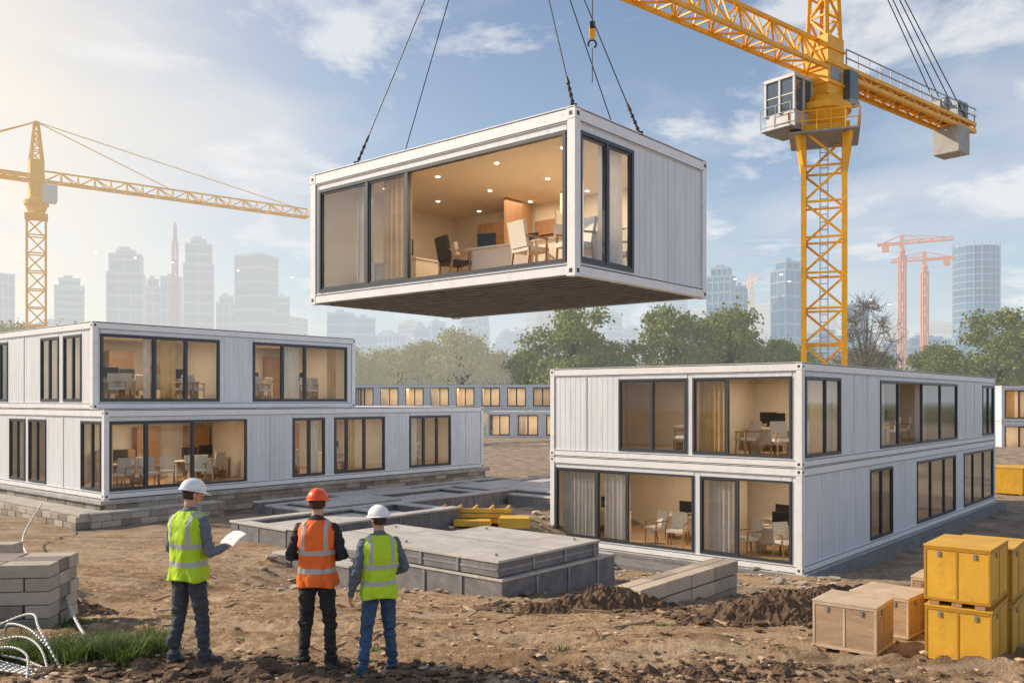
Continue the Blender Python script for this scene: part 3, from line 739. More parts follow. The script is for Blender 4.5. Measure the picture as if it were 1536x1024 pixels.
    if cab:
        cb=MB()
        y0=mw*.38; 
        if detail:
            cx0,cx1,cy0,cy1=-2.75,-.85,.2,2.2
            cb.M=Matrix.Translation((0,0,-.35))
            cb.box(cx0+.1,cx1,cy0,cy1,-3.3,-3.0,1)
            cb.box(cx0+.15,cx1,cy0+.05,cy1-.05,-3.0,-2.2,4); 
            cb.box(cx0+.12,cx1-.05,cy0+.08,cy1-.08,-2.2,-.35,2)
            for (x,y) in ((cx0+.1,cy0+.05),(cx0+.1,cy1-.05),(cx1-.05,cy0+.05),(cx1-.05,cy1-.05),(cx0+1.,cy0+.05),(cx0+1.,cy1-.05),(cx0+.1,(cy0+cy1)/2)): cb.strut((x,y,-2.3),(x,y,-.3),.14,4)
            cb.box(cx0,cx1+.1,cy0-.05,cy1+.05,-.35,-.15,4)
            cb.box(cx0+.08,cx0+.12,cy0+.1,cy1-.1,-1.3,-1.22,4)
            for z in (-3.0,-2.4,-1.9): cb.strut((cx0-.35,cy0,z),(cx0-.35,cy1,z),.05,1)
            for y in (cy0,(cy0+cy1)/2,cy1): cb.strut((cx0-.35,y,-3.2),(cx0-.35,y,-1.9),.05,1)
            cb.box(cx0-.38,cx0+.1,cy0,cy1,-3.25,-3.15,1)
            cb.box(-1.3,.2,.5,1.5,-1.8,-1.5,1)
            cb.M=None
            cb.box(.8,1.7,-1.2,.3,-1.6,.1,2); cb.box(.75,1.75,-1.25,.35,-1.9,-1.6,1)
        else: cb.box(-1.5,-.4,y0,y0+1.1,-2.2,-.6,1)
        cb.obj('operator_cab',mats,r,bevel=.04 if detail else 0)
    ro=MB()
    for q in (.45,.95): ro.strut((0,0,apex),(-jl*q,0,mw*.62),.07 if detail else c*.35,2 if detail else 0)
    for dy in (-.5,-.2,.2,.5): ro.strut((0,dy*.4,apex),(cl-1.5,dy*1.5,.5),.05 if detail else c*.3,2 if detail else 0)
    ro.obj('tie_ropes',[mats[0],M_rope,M_rope],r)
    return e
AZ=math.atan2(.632,.775)
M_cabw=mat('cab_panel_grey',(.46,.48,.50),.5,.1,.1,2)
M_cw=mat('counterweight_concrete',(.38,.38,.37),.8,0,.15,1,.3,10)
towercrane('tower_crane',(18.3,52,-.35),24.1,AZ,30,18.3,[M_yel,M_grey,M_cabg,M_cw,M_cabw],.27,.13,2.25,13,mrot=-.34)
hzc=(.90,.84,.74)
M_y2=mat('far_crane_yellow',(.80,.42,.05),.6,haze=(.98,.85,.6),hz=.28); M_g2=mat('far_crane_grey',(.35,.34,.33),.6,haze=hzc,hz=.4)  # distance haze painted over the crane colours as a faint glow
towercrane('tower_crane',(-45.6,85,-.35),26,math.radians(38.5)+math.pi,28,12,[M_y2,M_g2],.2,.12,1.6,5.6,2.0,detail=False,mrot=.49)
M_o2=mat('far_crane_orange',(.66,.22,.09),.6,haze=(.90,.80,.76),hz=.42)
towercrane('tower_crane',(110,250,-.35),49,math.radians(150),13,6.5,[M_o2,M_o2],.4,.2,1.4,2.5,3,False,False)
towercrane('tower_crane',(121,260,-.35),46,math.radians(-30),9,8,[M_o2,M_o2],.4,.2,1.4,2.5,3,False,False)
M_o3=mat('far_crane_hazed',(.5,.25,.17),.6,haze=(.88,.85,.82),hz=.66)  # paleness is painted haze: mostly emission over a rust-coloured base
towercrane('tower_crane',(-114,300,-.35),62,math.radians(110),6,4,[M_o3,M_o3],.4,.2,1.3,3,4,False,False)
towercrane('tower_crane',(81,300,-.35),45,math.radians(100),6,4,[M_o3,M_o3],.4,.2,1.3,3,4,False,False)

# lifting slings
def hp(x,y,z): return Vector((1.04+UX*x-UY*y,14.66+UY*x+UX*y,HZ+z))
hook=Vector((-.15,17.5,16.3))
e=empty('lifting_slings',tuple(hook))
s=MB(); s.M=Matrix.Translation(-hook)
for (x,y) in ((.08,5.65),(.09,.09),(2.1,.06),(2.3,7.0),(4.45,1.8)):
    a=hp(x,y,2.81); d=(hook-a).normalized()
    s.cyl(a,hook,.012,.012,6)
    s.box(a.x-.05,a.x+.05,a.y-.05,a.y+.05,a.z-.02,a.z+.05)
    for k in range(7):
        c=a+d*(.06+k*.065); s.sphere(c,(.034,.022,.045) if k%2 else (.022,.034,.045),8,6)
    s.cyl(a+d*.5,a+d*.64,.035,.02,8)
s.cyl(hook,hook+Vector((0,0,45)),.02,.02,6); s.cyl(hook-Vector((0,0,.25)),hook+Vector((0,0,.4)),.16,.2,12)
s.obj('slings',[M_rope],e)
hk=Vector((1.62,17.9,12.0)); s=MB()
s.cyl(hk+Vector((0,0,.25)),hk+Vector((0,0,30)),.012,.012,6,1)
s.box(hk.x-.06,hk.x+.06,hk.y-.05,hk.y+.05,hk.z-.1,hk.z+.15,0); s.cyl(hk+Vector((-.05,0,.15)),hk+Vector((.05,0,.15)),.09,.09,14,1)
for k in range(16):
    a=math.radians(-60+k*17); b2=math.radians(-60+(k+1)*17)
    s.cyl(hk+Vector((.08*math.cos(a),0,-.22+.08*math.sin(a))),hk+Vector((.08*math.cos(b2),0,-.22+.08*math.sin(b2))),.02,.018,8,1)
s.cyl(hk-Vector((0,0,.3)),hk-Vector((0,0,1.0)),.01,.01,6,1)
s.obj('crane_hook',[M_yel,M_rope],None)

# ------------------------------------------------------------------ far module rows
def farrow(name,loc,sc,n,rz=0,storeys=2):
    B=Bld(name,loc,rz,sc)
    for k in range(storeys):
        wx=[]
        for i in range(n):
            a=i*3.1+.3; wx.append((a,a+2.2,[a+1.1],{0} if R.random()<.4 else {},{0:(R.choice((0,1)),0,.8)} if R.random()<.4 else {}))
        storey(B,0,0,k*2.82,n*3.1+.3,6,2.8,wx,[(1,3,[2],{},{})],parts=[(i*3.1+.1,i*3.1+.2,.2,3) for i in range(1,n)]+[(.2,n*3.1,3,3.1)])
        B.light(n*1.55,1.4,2.45+k*2.8,n*40,n*2.8,1.5)
    B.finish(0)
farrow('modular_terrace',(-19.7,110,.75),1.02,8,-.12)
farrow('modular_terrace',(-2.6,92,.75),.95,4,-.12,1)
farrow('modular_terrace',(40.3,73,-.1),1.05,5)

# ------------------------------------------------------------------ trees
def leafmat(name,col,haze,hz): return mat(name,col,.7,0,.6,.45,island=True,trans=.4,haze=haze,hz=hz)  # leaf colour with atmospheric haze painted in as emission
M_bark=mat('bark',(.09,.065,.045),.9,haze=(.7,.7,.66),hz=.1)  # a little painted haze glow on the bark as well
def tree_mesh(name,h,w,seed,leafm,nleaf=5200,clumps=46,ls=.3,bare=False):
    rr=random.Random(seed); nr=np.random.RandomState(seed); mb=MB()
    th=h*.22; top=Vector((rr.uniform(-.3,.3),0,h*.82))
    mb.cyl((0,0,-.5),(0,0,th),.3,.22,8); mb.cyl((0,0,th),top,.22,.04,8)
    cs=[]
    for i in range(clumps):
        u=(i+rr.random())/clumps; a=rr.random()*6.283; zz_=h*(.16+.76*u); prof=math.sqrt(max(.05,1-((u-.42)/.62)**2))
        rad=w*.5*prof*(rr.random()**.4)*rr.uniform(.65,1.15)
        c=Vector((rad*math.cos(a),rad*math.sin(a),zz_+rr.uniform(-.3,.6))); cs.append(c)
        b0=Vector((0,0,th+(zz_-th)*.45 if zz_>th else th*.8)); mid=(b0+c)/2+Vector((0,0,-.2))
        mb.cyl(b0,mid,.09,.06,5); mb.cyl(mid,c,.06,.02,5)
        if bare:
            for k in range(9):
                q=c+Vector((rr.gauss(0,.9),rr.gauss(0,.9),rr.gauss(.5,.7))); mb.cyl(c,q,.035,.012,4)
                for k2 in range(3): mb.cyl((c+q)/2,(c+q)/2+Vector((rr.gauss(0,.6),rr.gauss(0,.6),rr.gauss(.3,.5))),.02,.01,3)
    per=nleaf//clumps
    V=[];
    for c in cs:
        s=w*rr.uniform(.07,.12)
        k=int(per*rr.uniform(.6,1.4))
        P=nr.normal(0,1,(k,3)); P/= np.maximum(np.linalg.norm(P,axis=1,keepdims=True),.01); P*= (nr.rand(k,1)**.45)*s*1.5*(1+.35*nr.normal(0,1,(k,1))); P[:,2]*=.75
        P+=np.array(c)
        A=nr.normal(0,1,(k,3)); A/=np.linalg.norm(A,axis=1,keepdims=True); Bv=np.cross(A,nr.normal(0,1,(k,3))); Bv/=np.linalg.norm(Bv,axis=1,keepdims=True)
        sz=ls*(.6+.8*nr.rand(k,1))
        V.append(np.stack([P-A*sz*.5,P+Bv*sz*.36,P+A*sz*.5,P-Bv*sz*.36],axis=1))
    V=np.concatenate(V).reshape(-1,3); n0=len(mb.v)
    mb.v+= [tuple(p) for p in V.tolist()]
    for i in range(len(V)//4): mb.f.append((n0+4*i,n0+4*i+1,n0+4*i+2,n0+4*i+3)); mb.m.append(1)
    return mb.mesh(name,[M_bark,leafm])
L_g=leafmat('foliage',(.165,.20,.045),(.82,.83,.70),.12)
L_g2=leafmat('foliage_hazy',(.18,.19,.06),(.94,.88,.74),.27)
L_b=leafmat('foliage_sparse',(.16,.11,.06),(.8,.78,.74),.14)
TM=[tree_mesh('tree_crown',15,10,s,L_g,15000,75,.40) for s in (1,2,3)]
TH=[tree_mesh('hazy_tree_crown',15,10.5,s,L_g2,11000,65,.44) for s in (4,5)]
TB=tree_mesh('sparse_tree_crown',16,8,9,L_b,1300,40,.25,bare=True)
def tree(me_,x,y,h,wsc=1.0,name='deciduous_tree'):
    o=bpy.data.objects.new(name,me_); s=h/15.; o.location=(x,y,.6); o.scale=(s*wsc,s*wsc,s); o.rotation_euler[2]=R.random()*6.28; scene.collection.objects.link(o)
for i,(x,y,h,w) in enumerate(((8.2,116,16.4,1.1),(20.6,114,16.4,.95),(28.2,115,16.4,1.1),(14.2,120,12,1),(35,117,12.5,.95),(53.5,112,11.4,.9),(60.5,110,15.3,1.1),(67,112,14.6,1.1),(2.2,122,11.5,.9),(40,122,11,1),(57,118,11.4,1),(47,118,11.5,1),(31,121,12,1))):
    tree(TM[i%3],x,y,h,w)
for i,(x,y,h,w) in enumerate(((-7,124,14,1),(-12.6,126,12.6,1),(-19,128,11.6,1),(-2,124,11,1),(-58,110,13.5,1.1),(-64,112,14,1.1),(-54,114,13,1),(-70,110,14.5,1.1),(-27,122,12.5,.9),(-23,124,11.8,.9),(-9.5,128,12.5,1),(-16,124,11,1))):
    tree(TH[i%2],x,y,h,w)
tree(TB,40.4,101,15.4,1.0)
def belt(name,x0,x1,y0,y1,h,n,lm,seed,nl=26000,ls=.55):
    nr=np.random.RandomState(seed); xs_=nr.uniform(x0,x1,n); ys_=nr.uniform(y0,y1,n); hs=h*nr.uniform(.7,1.05,n)
    idx=nr.randint(0,n*9,nl); cl_=idx//9
    off=nr.normal(0,1,(n*9,3))*np.array([2.1,2.1,0]); offz=nr.rand(n*9)
    P=np.stack([xs_[cl_],ys_[cl_],np.zeros(nl)],1)+off[idx]*(1.15-offz[idx])[:,None]
    P[:,2]=hs[cl_]*(.08+.85*offz[idx]); P+=nr.normal(0,.8,(nl,3))
    A=nr.normal(0,1,(nl,3)); A/=np.linalg.norm(A,axis=1,keepdims=True); Bv=np.cross(A,nr.normal(0,1,(nl,3))); Bv/=np.linalg.norm(Bv,axis=1,keepdims=True)
    sz=ls*(.6+.8*nr.rand(nl,1)); V=np.stack([P-A*sz*.5,P+Bv*sz*.38,P+A*sz*.5,P-Bv*sz*.38],1).reshape(-1,3)
    me_=bpy.data.meshes.new(name); me_.from_pydata([tuple(v) for v in V.tolist()],[],[(4*i,4*i+1,4*i+2,4*i+3) for i in range(nl)])
    me_.materials.append(lm); o=bpy.data.objects.new(name,me_); scene.collection.objects.link(o); o.location=(0,0,.4)
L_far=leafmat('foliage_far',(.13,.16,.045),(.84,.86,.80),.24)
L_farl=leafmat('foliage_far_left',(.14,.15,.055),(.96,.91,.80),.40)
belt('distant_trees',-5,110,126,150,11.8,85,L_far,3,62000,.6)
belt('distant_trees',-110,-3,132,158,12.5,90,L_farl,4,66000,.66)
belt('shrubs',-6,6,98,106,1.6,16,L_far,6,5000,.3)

# ------------------------------------------------------------------ city skyline
def towermats(tag,haze,h1,h2,glass):  # tower colours carry painted haze; tint and amount vary across the skyline
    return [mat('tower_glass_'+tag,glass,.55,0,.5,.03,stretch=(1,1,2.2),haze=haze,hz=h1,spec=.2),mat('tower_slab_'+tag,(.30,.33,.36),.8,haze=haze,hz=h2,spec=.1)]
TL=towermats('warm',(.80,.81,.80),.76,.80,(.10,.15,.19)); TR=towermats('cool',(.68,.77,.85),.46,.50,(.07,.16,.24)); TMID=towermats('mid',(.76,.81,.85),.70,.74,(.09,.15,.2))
def skyscraper(x0,x1,z,mats,d=500,round_=False,seed=0):
    rr=random.Random(seed+int(x0*3)); w=(x1-x0); mb=MB(); fl=3.9; ww=w*.44; dd=w*.36
    H=z; n=int(H/fl)
    if round_:
        mb.cyl((0,0,0),(0,0,H),w*.46,w*.46,36,0)
        for i in range(n): mb.cyl((0,0,i*fl),(0,0,i*fl+.8),w*.468,w*.468,36,1)
        for k in range(18):
            a=k/18*6.283; mb.strut((w*.468*math.cos(a),w*.468*math.sin(a),0),(w*.468*math.cos(a),w*.468*math.sin(a),H+2.5),.35,1)
    else:
        st=rr.choice((0,0,1,2)); Hs=[(0,H,1.0)] if st==0 else ([(0,H*.94,1.),(H*.94,H,.7)] if st==1 else [(0,H*.85,1.),(H*.85,H*.97,.88),(H*.97,H,.5)])
        step=rr.choice((1,2,2,3)); fin=rr.choice((0,4,6,9))
        for (a,b_,s) in Hs:
            mb.box(-ww*s,ww*s,-dd*s,dd*s,a,b_,0)
            k=a
            while k<b_: mb.box(-ww*s-.2,ww*s+.2,-dd*s-.2,dd*s+.2,k,k+1.1,1); k+=fl*step/2+fl/2
            if fin:
                m_=int(2*ww*s/fin)+1
                for i in range(m_+1):
                    q=-ww*s+2*ww*s*i/m_; mb.box(q-.3,q+.3,-dd*s-.3,-dd*s,a,b_,1)
                m_=int(2*dd*s/fin)+1
                for i in range(m_+1):
                    q=-dd*s+2*dd*s*i/m_; mb.box(-ww*s-.3,-ww*s,q-.3,q+.3,a,b_,1); mb.box(ww*s,ww*s+.3,q-.3,q+.3,a,b_,1)
            mb.box(-ww*s-.3,ww*s+.3,-dd*s-.3,dd*s+.3,b_,b_+1.2,1)
        mb.box(-ww*.4,ww*.2,-dd*.3,dd*.3,H,H+3,1)
    mb.obj('skyscraper',mats,None,False,0,((x0+x1)/2,d,-.3),rr.choice((-.5,-.35,.3,.45)))
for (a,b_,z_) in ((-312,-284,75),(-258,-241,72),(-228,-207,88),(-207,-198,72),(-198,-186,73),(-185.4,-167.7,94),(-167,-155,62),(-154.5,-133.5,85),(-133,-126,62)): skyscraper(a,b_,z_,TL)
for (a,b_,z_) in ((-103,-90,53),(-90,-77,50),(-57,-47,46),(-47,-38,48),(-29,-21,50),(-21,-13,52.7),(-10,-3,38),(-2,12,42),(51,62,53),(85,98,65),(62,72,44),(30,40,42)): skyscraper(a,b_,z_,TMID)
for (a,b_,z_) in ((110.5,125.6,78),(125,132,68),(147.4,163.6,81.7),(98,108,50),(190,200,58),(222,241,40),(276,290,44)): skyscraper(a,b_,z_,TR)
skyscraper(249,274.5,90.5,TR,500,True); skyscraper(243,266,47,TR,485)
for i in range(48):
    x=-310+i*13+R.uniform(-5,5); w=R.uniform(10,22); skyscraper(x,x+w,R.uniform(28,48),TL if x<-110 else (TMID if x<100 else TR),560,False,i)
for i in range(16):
    x=-400+i*50+R.uniform(-15,15); w=R.uniform(20,32); skyscraper(x,x+w,R.uniform(60,88),TL,760,False,i+60)

# ------------------------------------------------------------------ people
def ell(z,rx,ry,cx=0,cy=0,n=40,p=2.4):
    out=[]
    for i in range(n):
        a=2*math.pi*i/n; c,s=math.cos(a),math.sin(a)
        out.append((cx+rx*math.copysign(abs(c)**(2/p),c),cy+ry*math.copysign(abs(s)**(2/p),s),z))
    return out
def interp(tab,z):
    for a,b_ in zip(tab[:-1],tab[1:]):
        if a[0]<=z<=b_[0]:
            t=(z-a[0])/(b_[0]-a[0]); t=t*t*(3-2*t)*.5+t*.5; return [a[i]+(b_[i]-a[i])*t for i in range(len(a))]
    return list(tab[-1])
M_skin=mat('skin',(.52,.30,.21),.55,0,.08,8)
M_hair=mat('hair',(.035,.022,.015),.7,0,.3,40)
M_boot=mat('boot_leather',(.05,.04,.035),.6,0,.3,8,.2,40)
M_paper=mat('paper',(.8,.8,.78),.8)
def vestmat(name,col,stripes,vert=True):
    m,nt=newmat(name); N=nt.nodes; L=nt.links
    out=N.new('ShaderNodeOutputMaterial'); b=N.new('ShaderNodeBsdfPrincipled'); b.inputs['Roughness'].default_value=.7
    tc=N.new('ShaderNodeTexCoord'); sp=N.new('ShaderNodeSeparateXYZ'); L.new(tc.outputs['Object'],sp.inputs[0])
    nz_=N.new('ShaderNodeTexNoise'); nz_.inputs['Scale'].default_value=7; nz_.inputs['Detail'].default_value=5; L.new(tc.outputs['Object'],nz_.inputs[0])
    wob=N.new('ShaderNodeMath'); wob.operation='MULTIPLY_ADD'; wob.inputs[1].default_value=.018; L.new(nz_.outputs['Fac'],wob.inputs[0]); L.new(sp.outputs['Z'],wob.inputs[2])
    acc=None
    def cmp(o,c,w):
        k=N.new('ShaderNodeMath'); k.operation='COMPARE'; k.inputs[1].default_value=c; k.inputs[2].default_value=w; L.new(o,k.inputs[0]); return k.outputs[0]
    def mx(a,b_):
        if a is None: return b_
        k=N.new('ShaderNodeMath'); k.operation='MAXIMUM'; L.new(a,k.inputs[0]); L.new(b_,k.inputs[1]); return k.outputs[0]
    for zc in stripes: acc=mx(acc,cmp(wob.outputs[0],zc+.009,.024))
    if vert:
        ab=N.new('ShaderNodeMath'); ab.operation='ABSOLUTE'; L.new(sp.outputs['X'],ab.inputs[0])
        v=cmp(ab.outputs[0],.115,.020); gt=N.new('ShaderNodeMath'); gt.operation='GREATER_THAN'; gt.inputs[1].default_value=stripes[-1]; L.new(sp.outputs['Z'],gt.inputs[0])
        mu=N.new('ShaderNodeMath'); mu.operation='MULTIPLY'; L.new(v,mu.inputs[0]); L.new(gt.outputs[0],mu.inputs[1]); acc=mx(acc,mu.outputs[0])
    cr=N.new('ShaderNodeMixRGB'); cr.inputs[1].default_value=tuple(c*.78 for c in col)+(1,); cr.inputs[2].default_value=tuple(col)+(1,); L.new(nz_.outputs['Fac'],cr.inputs[0])
    mi=N.new('ShaderNodeMixRGB'); L.new(acc,mi.inputs[0]); L.new(cr.outputs[0],mi.inputs[1]); mi.inputs[2].default_value=(.42,.43,.43,1); L.new(mi.outputs[0],b.inputs['Base Color'])
    bp=N.new('ShaderNodeBump'); bp.inputs['Strength'].default_value=.8; bp.inputs['Distance'].default_value=.035
    n2=N.new('ShaderNodeTexNoise'); n2.inputs['Scale'].default_value=11; n2.inputs['Detail'].default_value=3; n2.inputs['Distortion'].default_value=.6; mp=N.new('ShaderNodeMapping'); mp.inputs['Scale'].default_value=(1,1,.6); L.new(tc.outputs['Object'],mp.inputs[0]); L.new(mp.outputs[0],n2.inputs[0])
    L.new(n2.outputs['Fac'],bp.inputs['Height']); L.new(bp.outputs[0],b.inputs['Normal'])
    L.new(b.outputs[0],out.inputs[0]); return m
def person(name,loc,rz,sc,pose,shirt,pants,vest,helmet,paper=False):
    e=empty(name,loc,rz,sc)
    mb=MB(); caps=[]
    def cap(p,q,r0,r1,lab,n=14):
        mb.capsule(p,q,r0,r1,n); caps.append((p,q,r0,r1,lab))
    SH,PA,SK,HA,BO=0,1,2,3,4
    tors=[(.84,.158,.12),(.95,.170,.13),(1.05,.152,.115),(1.15,.152,.118),(1.3,.175,.128),(1.4,.185,.12),(1.46,.165,.10),(1.50,.11,.08),(1.53,.07,.065)]
    rings=[]
    z=.84
    while z<1.531:
        t=interp(tors,z); rings.append(ell(z,t[1],t[2])); z+=.03
    mb.ring_loft(rings)
    for zz_ in (.9,1.0): caps.append(((-.06,0,zz_),(.06,0,zz_),.12,.12,PA if zz_<.96 else SH))
    for zz_ in (1.1,1.2,1.3,1.4): caps.append(((-.07,0,zz_),(.07,0,zz_),.12,.12,SH))
    cap((0,0,1.46),(0,.015,1.60),.062,.056,SK); caps.append(((0,0,1.44),(0,0,1.5),.09,.085,SH))
    mb.ring_loft([ell(1.485,.085,.082,0,-.004,24,2),ell(1.545,.07,.068,0,0,24,2)])
    hy,hpitch=pose.get('head',(0,0))
    Mh=Matrix.Translation((0,.01,1.58))@Matrix.Rotation(hy,4,'Z')@Matrix.Rotation(-hpitch,4,'X')@Matrix.Translation((0,-.01,-1.58))
    mb.M=Mh
    mb.sphere((0,.005,1.70),(.079,.098,.105),20,14); mb.sphere((0,.035,1.64),(.060,.068,.075),16,10); mb.sphere((0,.055,1.605),(.035,.035,.028),12,8)
    mb.cyl((0,.10,1.70),(0,.125,1.665),.012,.02,8); mb.sphere((0,.12,1.662),(.019,.017,.014),10,6)
    for sx in (-1,1):
        mb.sphere((sx*.082,.0,1.675),(.012,.022,.034),10,8); mb.sphere((sx*.03,.092,1.70),(.018,.012,.012),8,6)
    mb.sphere((0,.1,1.628),(.026,.012,.009),10,6)
    mb.M=None
    for side,key in ((-1,'L'),(1,'R')):
        fx,fy=pose['foot'+key]; kn=pose['knee'+key]
        hip=(side*.086,0,.90); ank=(fx,fy,.09); fa=pose.get('toe'+key,side*.2)
        cap(hip,kn,.096,.068,PA); cap(kn,(ank[0],ank[1]-.005,.13),.066,.054,PA)
        mb.capsule((kn[0],kn[1]-.02,kn[2]-.12),(ank[0],ank[1]-.02,.25),.060,.048)
        mb.cyl((ank[0],ank[1],.075),(ank[0],ank[1],.15),.065,.060,16); caps.append(((ank[0],ank[1],.1),(ank[0],ank[1],.14),.066,.062,PA))
        dx,dy=-math.sin(-fa),math.cos(fa)
        toe=(ank[0]+dx*.17,ank[1]+dy*.17,.035); heel=(ank[0]-dx*.05,ank[1]-dy*.05,.04)
        cap(heel,toe,.043,.040,BO); cap((ank[0]-dx*.02,ank[1]-dy*.02,.07),(ank[0]+dx*.09,ank[1]+dy*.09,.055),.047,.042,BO)
        mb.cyl((heel[0],heel[1],.0),(heel[0],heel[1],.03),.045,.045,14); mb.capsule((heel[0],heel[1],.014),(toe[0],toe[1],.014),.04,.044)
    for side,key in ((-1,'L'),(1,'R')):
        sh=Vector((side*.172,-.005,1.425)); el=Vector(pose['elbow'+key]); wr=Vector(pose['wrist'+key])
        cap(tuple(sh),tuple(el),.062,.049,SH); cap(tuple(el),tuple(wr),.048,.036,SH)
        d=(wr-el).normalized(); pn=Vector(pose.get('palm'+key,(-side,0,0))); pn=(pn-d*pn.dot(d)).normalized()
        sd=d.cross(pn).normalized()
        tdir=Vector(pose.get('thumb'+key,(0,1,0)))
        if sd.dot(tdir)<0: sd=-sd
        hb_=wr+d*.012
        cap(tuple(wr-d*.01),tuple(hb_+d*.02),.026,.028,SK)
        curl=pose.get('curl'+key,.35)
        for fi,(o,ln,r) in enumerate(((.030,.080,.0088),(.010,.088,.0092),(-.010,.082,.0088),(-.029,.064,.0078))):
            k0=hb_+sd*o*.6; k1=hb_+d*.088+sd*o
            cap(tuple(k0),tuple(k1),.016,.0125,SK,8)
            p=k1; ang=curl
            for seg in (.45,.31,.24):
                dd=(d*math.cos(ang)+pn*math.sin(ang)); q=p+dd*ln*seg; cap(tuple(p),tuple(q),r,r*.92,SK,8); p=q; ang+=curl*1.2
        t0=hb_+sd*.022+d*.02; t1=t0+(sd*.75+d*.6+pn*.3).normalized()*.045; t2=t1+(sd*.25+d*.9+pn*.4).normalized()*.032; t3=t2+(d*.9+pn*.5).normalized()*.024
        cap(tuple(t0),tuple(t1),.014,.0115,SK,8); cap(tuple(t1),tuple(t2),.0112,.0100,SK,8); cap(tuple(t2),tuple(t3),.0100,.0085,SK,8)
    me_=mb.mesh(name+'_src',[]); o=bpy.data.objects.new('tmp',me_); scene.collection.objects.link(o)
    md=o.modifiers.new('r','REMESH'); md.mode='VOXEL'; md.voxel_size=.0072
    sm=o.modifiers.new('s','SMOOTH'); sm.factor=.5; sm.iterations=3
    dg=bpy.context.evaluated_depsgraph_get(); nm=bpy.data.meshes.new_from_object(o.evaluated_get(dg)); nm.name='body'
    bpy.data.objects.remove(o)
    nv=len(nm.vertices); co=np.empty(nv*3); nm.vertices.foreach_get('co',co); co=co.reshape(-1,3)
    no=np.empty(nv*3); nm.vertices.foreach_get('normal',no); no=no.reshape(-1,3)
    def lab(pts):
        best=np.full(len(pts),9.); L_=np.zeros(len(pts),int)
        for (p,q,r0,r1,l) in caps:
            p=np.array(p);q=np.array(q);d=q-p; t=np.clip(((pts-p)@d)/max(d@d,1e-9),0,1); dist=np.linalg.norm(pts-(p+t[:,None]*d),axis=1)-(r0+(r1-r0)*t)
            k=dist<best; best[k]=dist[k]; L_[k]=l
        Mi=np.array(Mh.inverted()); hpnt=pts@Mi[:3,:3].T+Mi[:3,3]
        hd=(hpnt[:,2]>1.575)&(np.abs(pts[:,0])<.16)&(np.abs(pts[:,1])<.2); L_[hd]=2
        hr=hd&(((hpnt[:,1]<.0)&(hpnt[:,2]>1.625)&(np.abs(hpnt[:,0])<.083))|((hpnt[:,2]>1.69)&(hpnt[:,1]<.03)&(np.abs(hpnt[:,0])<.084))); L_[hr]=3
        return L_
    vl=lab(co)
    for i in range(nv):
        l=vl[i]
        if l in (0,1):
            x,y,z=co[i]; am=.020 if l==1 else .014
            f=noise.noise(Vector((x*9+rz*7,y*9,z*20)))*am+noise.noise(Vector((x*22,y*22,z*40+sc*5)))*am*.4
            w=1.0
            if l==1: w=.45+.9*math.exp(-((z-.48)/.09)**2)+1.1*math.exp(-((z-.17)/.08)**2)+.6*math.exp(-((z-.82)/.08)**2)
            co[i]+=no[i]*f*w
    nm.vertices.foreach_set('co',co.reshape(-1))
    npoly=len(nm.polygons); ce=np.empty(npoly*3); nm.polygons.foreach_get('center',ce); ce=ce.reshape(-1,3)
    nm.materials.clear()
    for m_ in (shirt,pants,M_skin,M_hair,M_boot): nm.materials.append(m_)
    nm.polygons.foreach_set('material_index',lab(ce).astype(int)); nm.polygons.foreach_set('use_smooth',[True]*npoly); nm.update()
    bo=bpy.data.objects.new('body',nm); scene.collection.objects.link(bo); bo.parent=e
    vt=[(.855,.190,.152),(.95,.190,.15),(1.05,.176,.138),(1.15,.174,.138),(1.3,.194,.148),(1.38,.198,.142),(1.43,.188,.128),(1.47,.165,.108),(1.51,.105,.086),(1.525,.086,.076)]
    v=MB(); rings=[]; z=.855; n=72
    while z<1.5251:
        t=interp(vt,z); rg=[]
        for k,(x,y,zq) in enumerate(ell(z,t[1],t[2],0,0,n)):
            a=2*math.pi*k/n; f=.016*noise.noise(Vector((math.cos(a)*2.2+rz*5,math.sin(a)*2.2,z*7)))+.011*noise.noise(Vector((math.cos(a)*5,math.sin(a)*5+sc*9,z*13)))+ (.014*math.sin(a*7+rz)*max(0,1-(z-.855)/.22))
            s_=1+f/.17; rg.append((x*s_,y*s_,zq+(.012*math.sin(a*3+rz) if z<.87 else 0)))
        rings.append(rg); z+=.0148
    v.ring_loft(rings,0,False)
    vo=v.obj('safety_vest',[vest],e,smooth=True); so=vo.modifiers.new('s','SOLIDIFY'); so.thickness=.006; so.offset=1
    h=MB(); h.M=Mh; n=40; rings=[]
    for k in range(14):
        t=k/13*math.pi/2; rg=[]
        for i in range(n):
            a=2*math.pi*i/n; rx=.108*math.cos(t)**.85+.0005; ry=.130*math.cos(t)**.85+.0005
            rid=.006*math.exp(-(math.cos(a)*rx/.02)**2)*math.sin(t)**.3 if t<1.5 else .006
            rg.append((rx*math.cos(a),.012+ry*math.sin(a),1.722+.112*math.sin(t)+rid))
        rings.append(rg)
    h.ring_loft(rings,0,True)
    br=[]
    for (s_,dz,pk) in ((1.0,.0,0),(1.06,-.006,.5),(1.12,-.010,1),(1.12,-.016,1),(1.04,-.013,.5),(.97,-.01,0)):
        rg=[]
        for i in range(n):
            a=2*math.pi*i/n; pkk=max(0,math.sin(a))**2*.05*pk
            rg.append((.108*s_*math.cos(a),.012+.130*s_*math.sin(a)+pkk,1.724+dz-pkk*.25))
        br.append(rg)
    h.ring_loft(br,0,False)
    h.cyl((-.112,.01,1.735),(.112,.01,1.735),.012,.012,8)
    h.obj('hard_hat',[helmet],e,smooth=True)
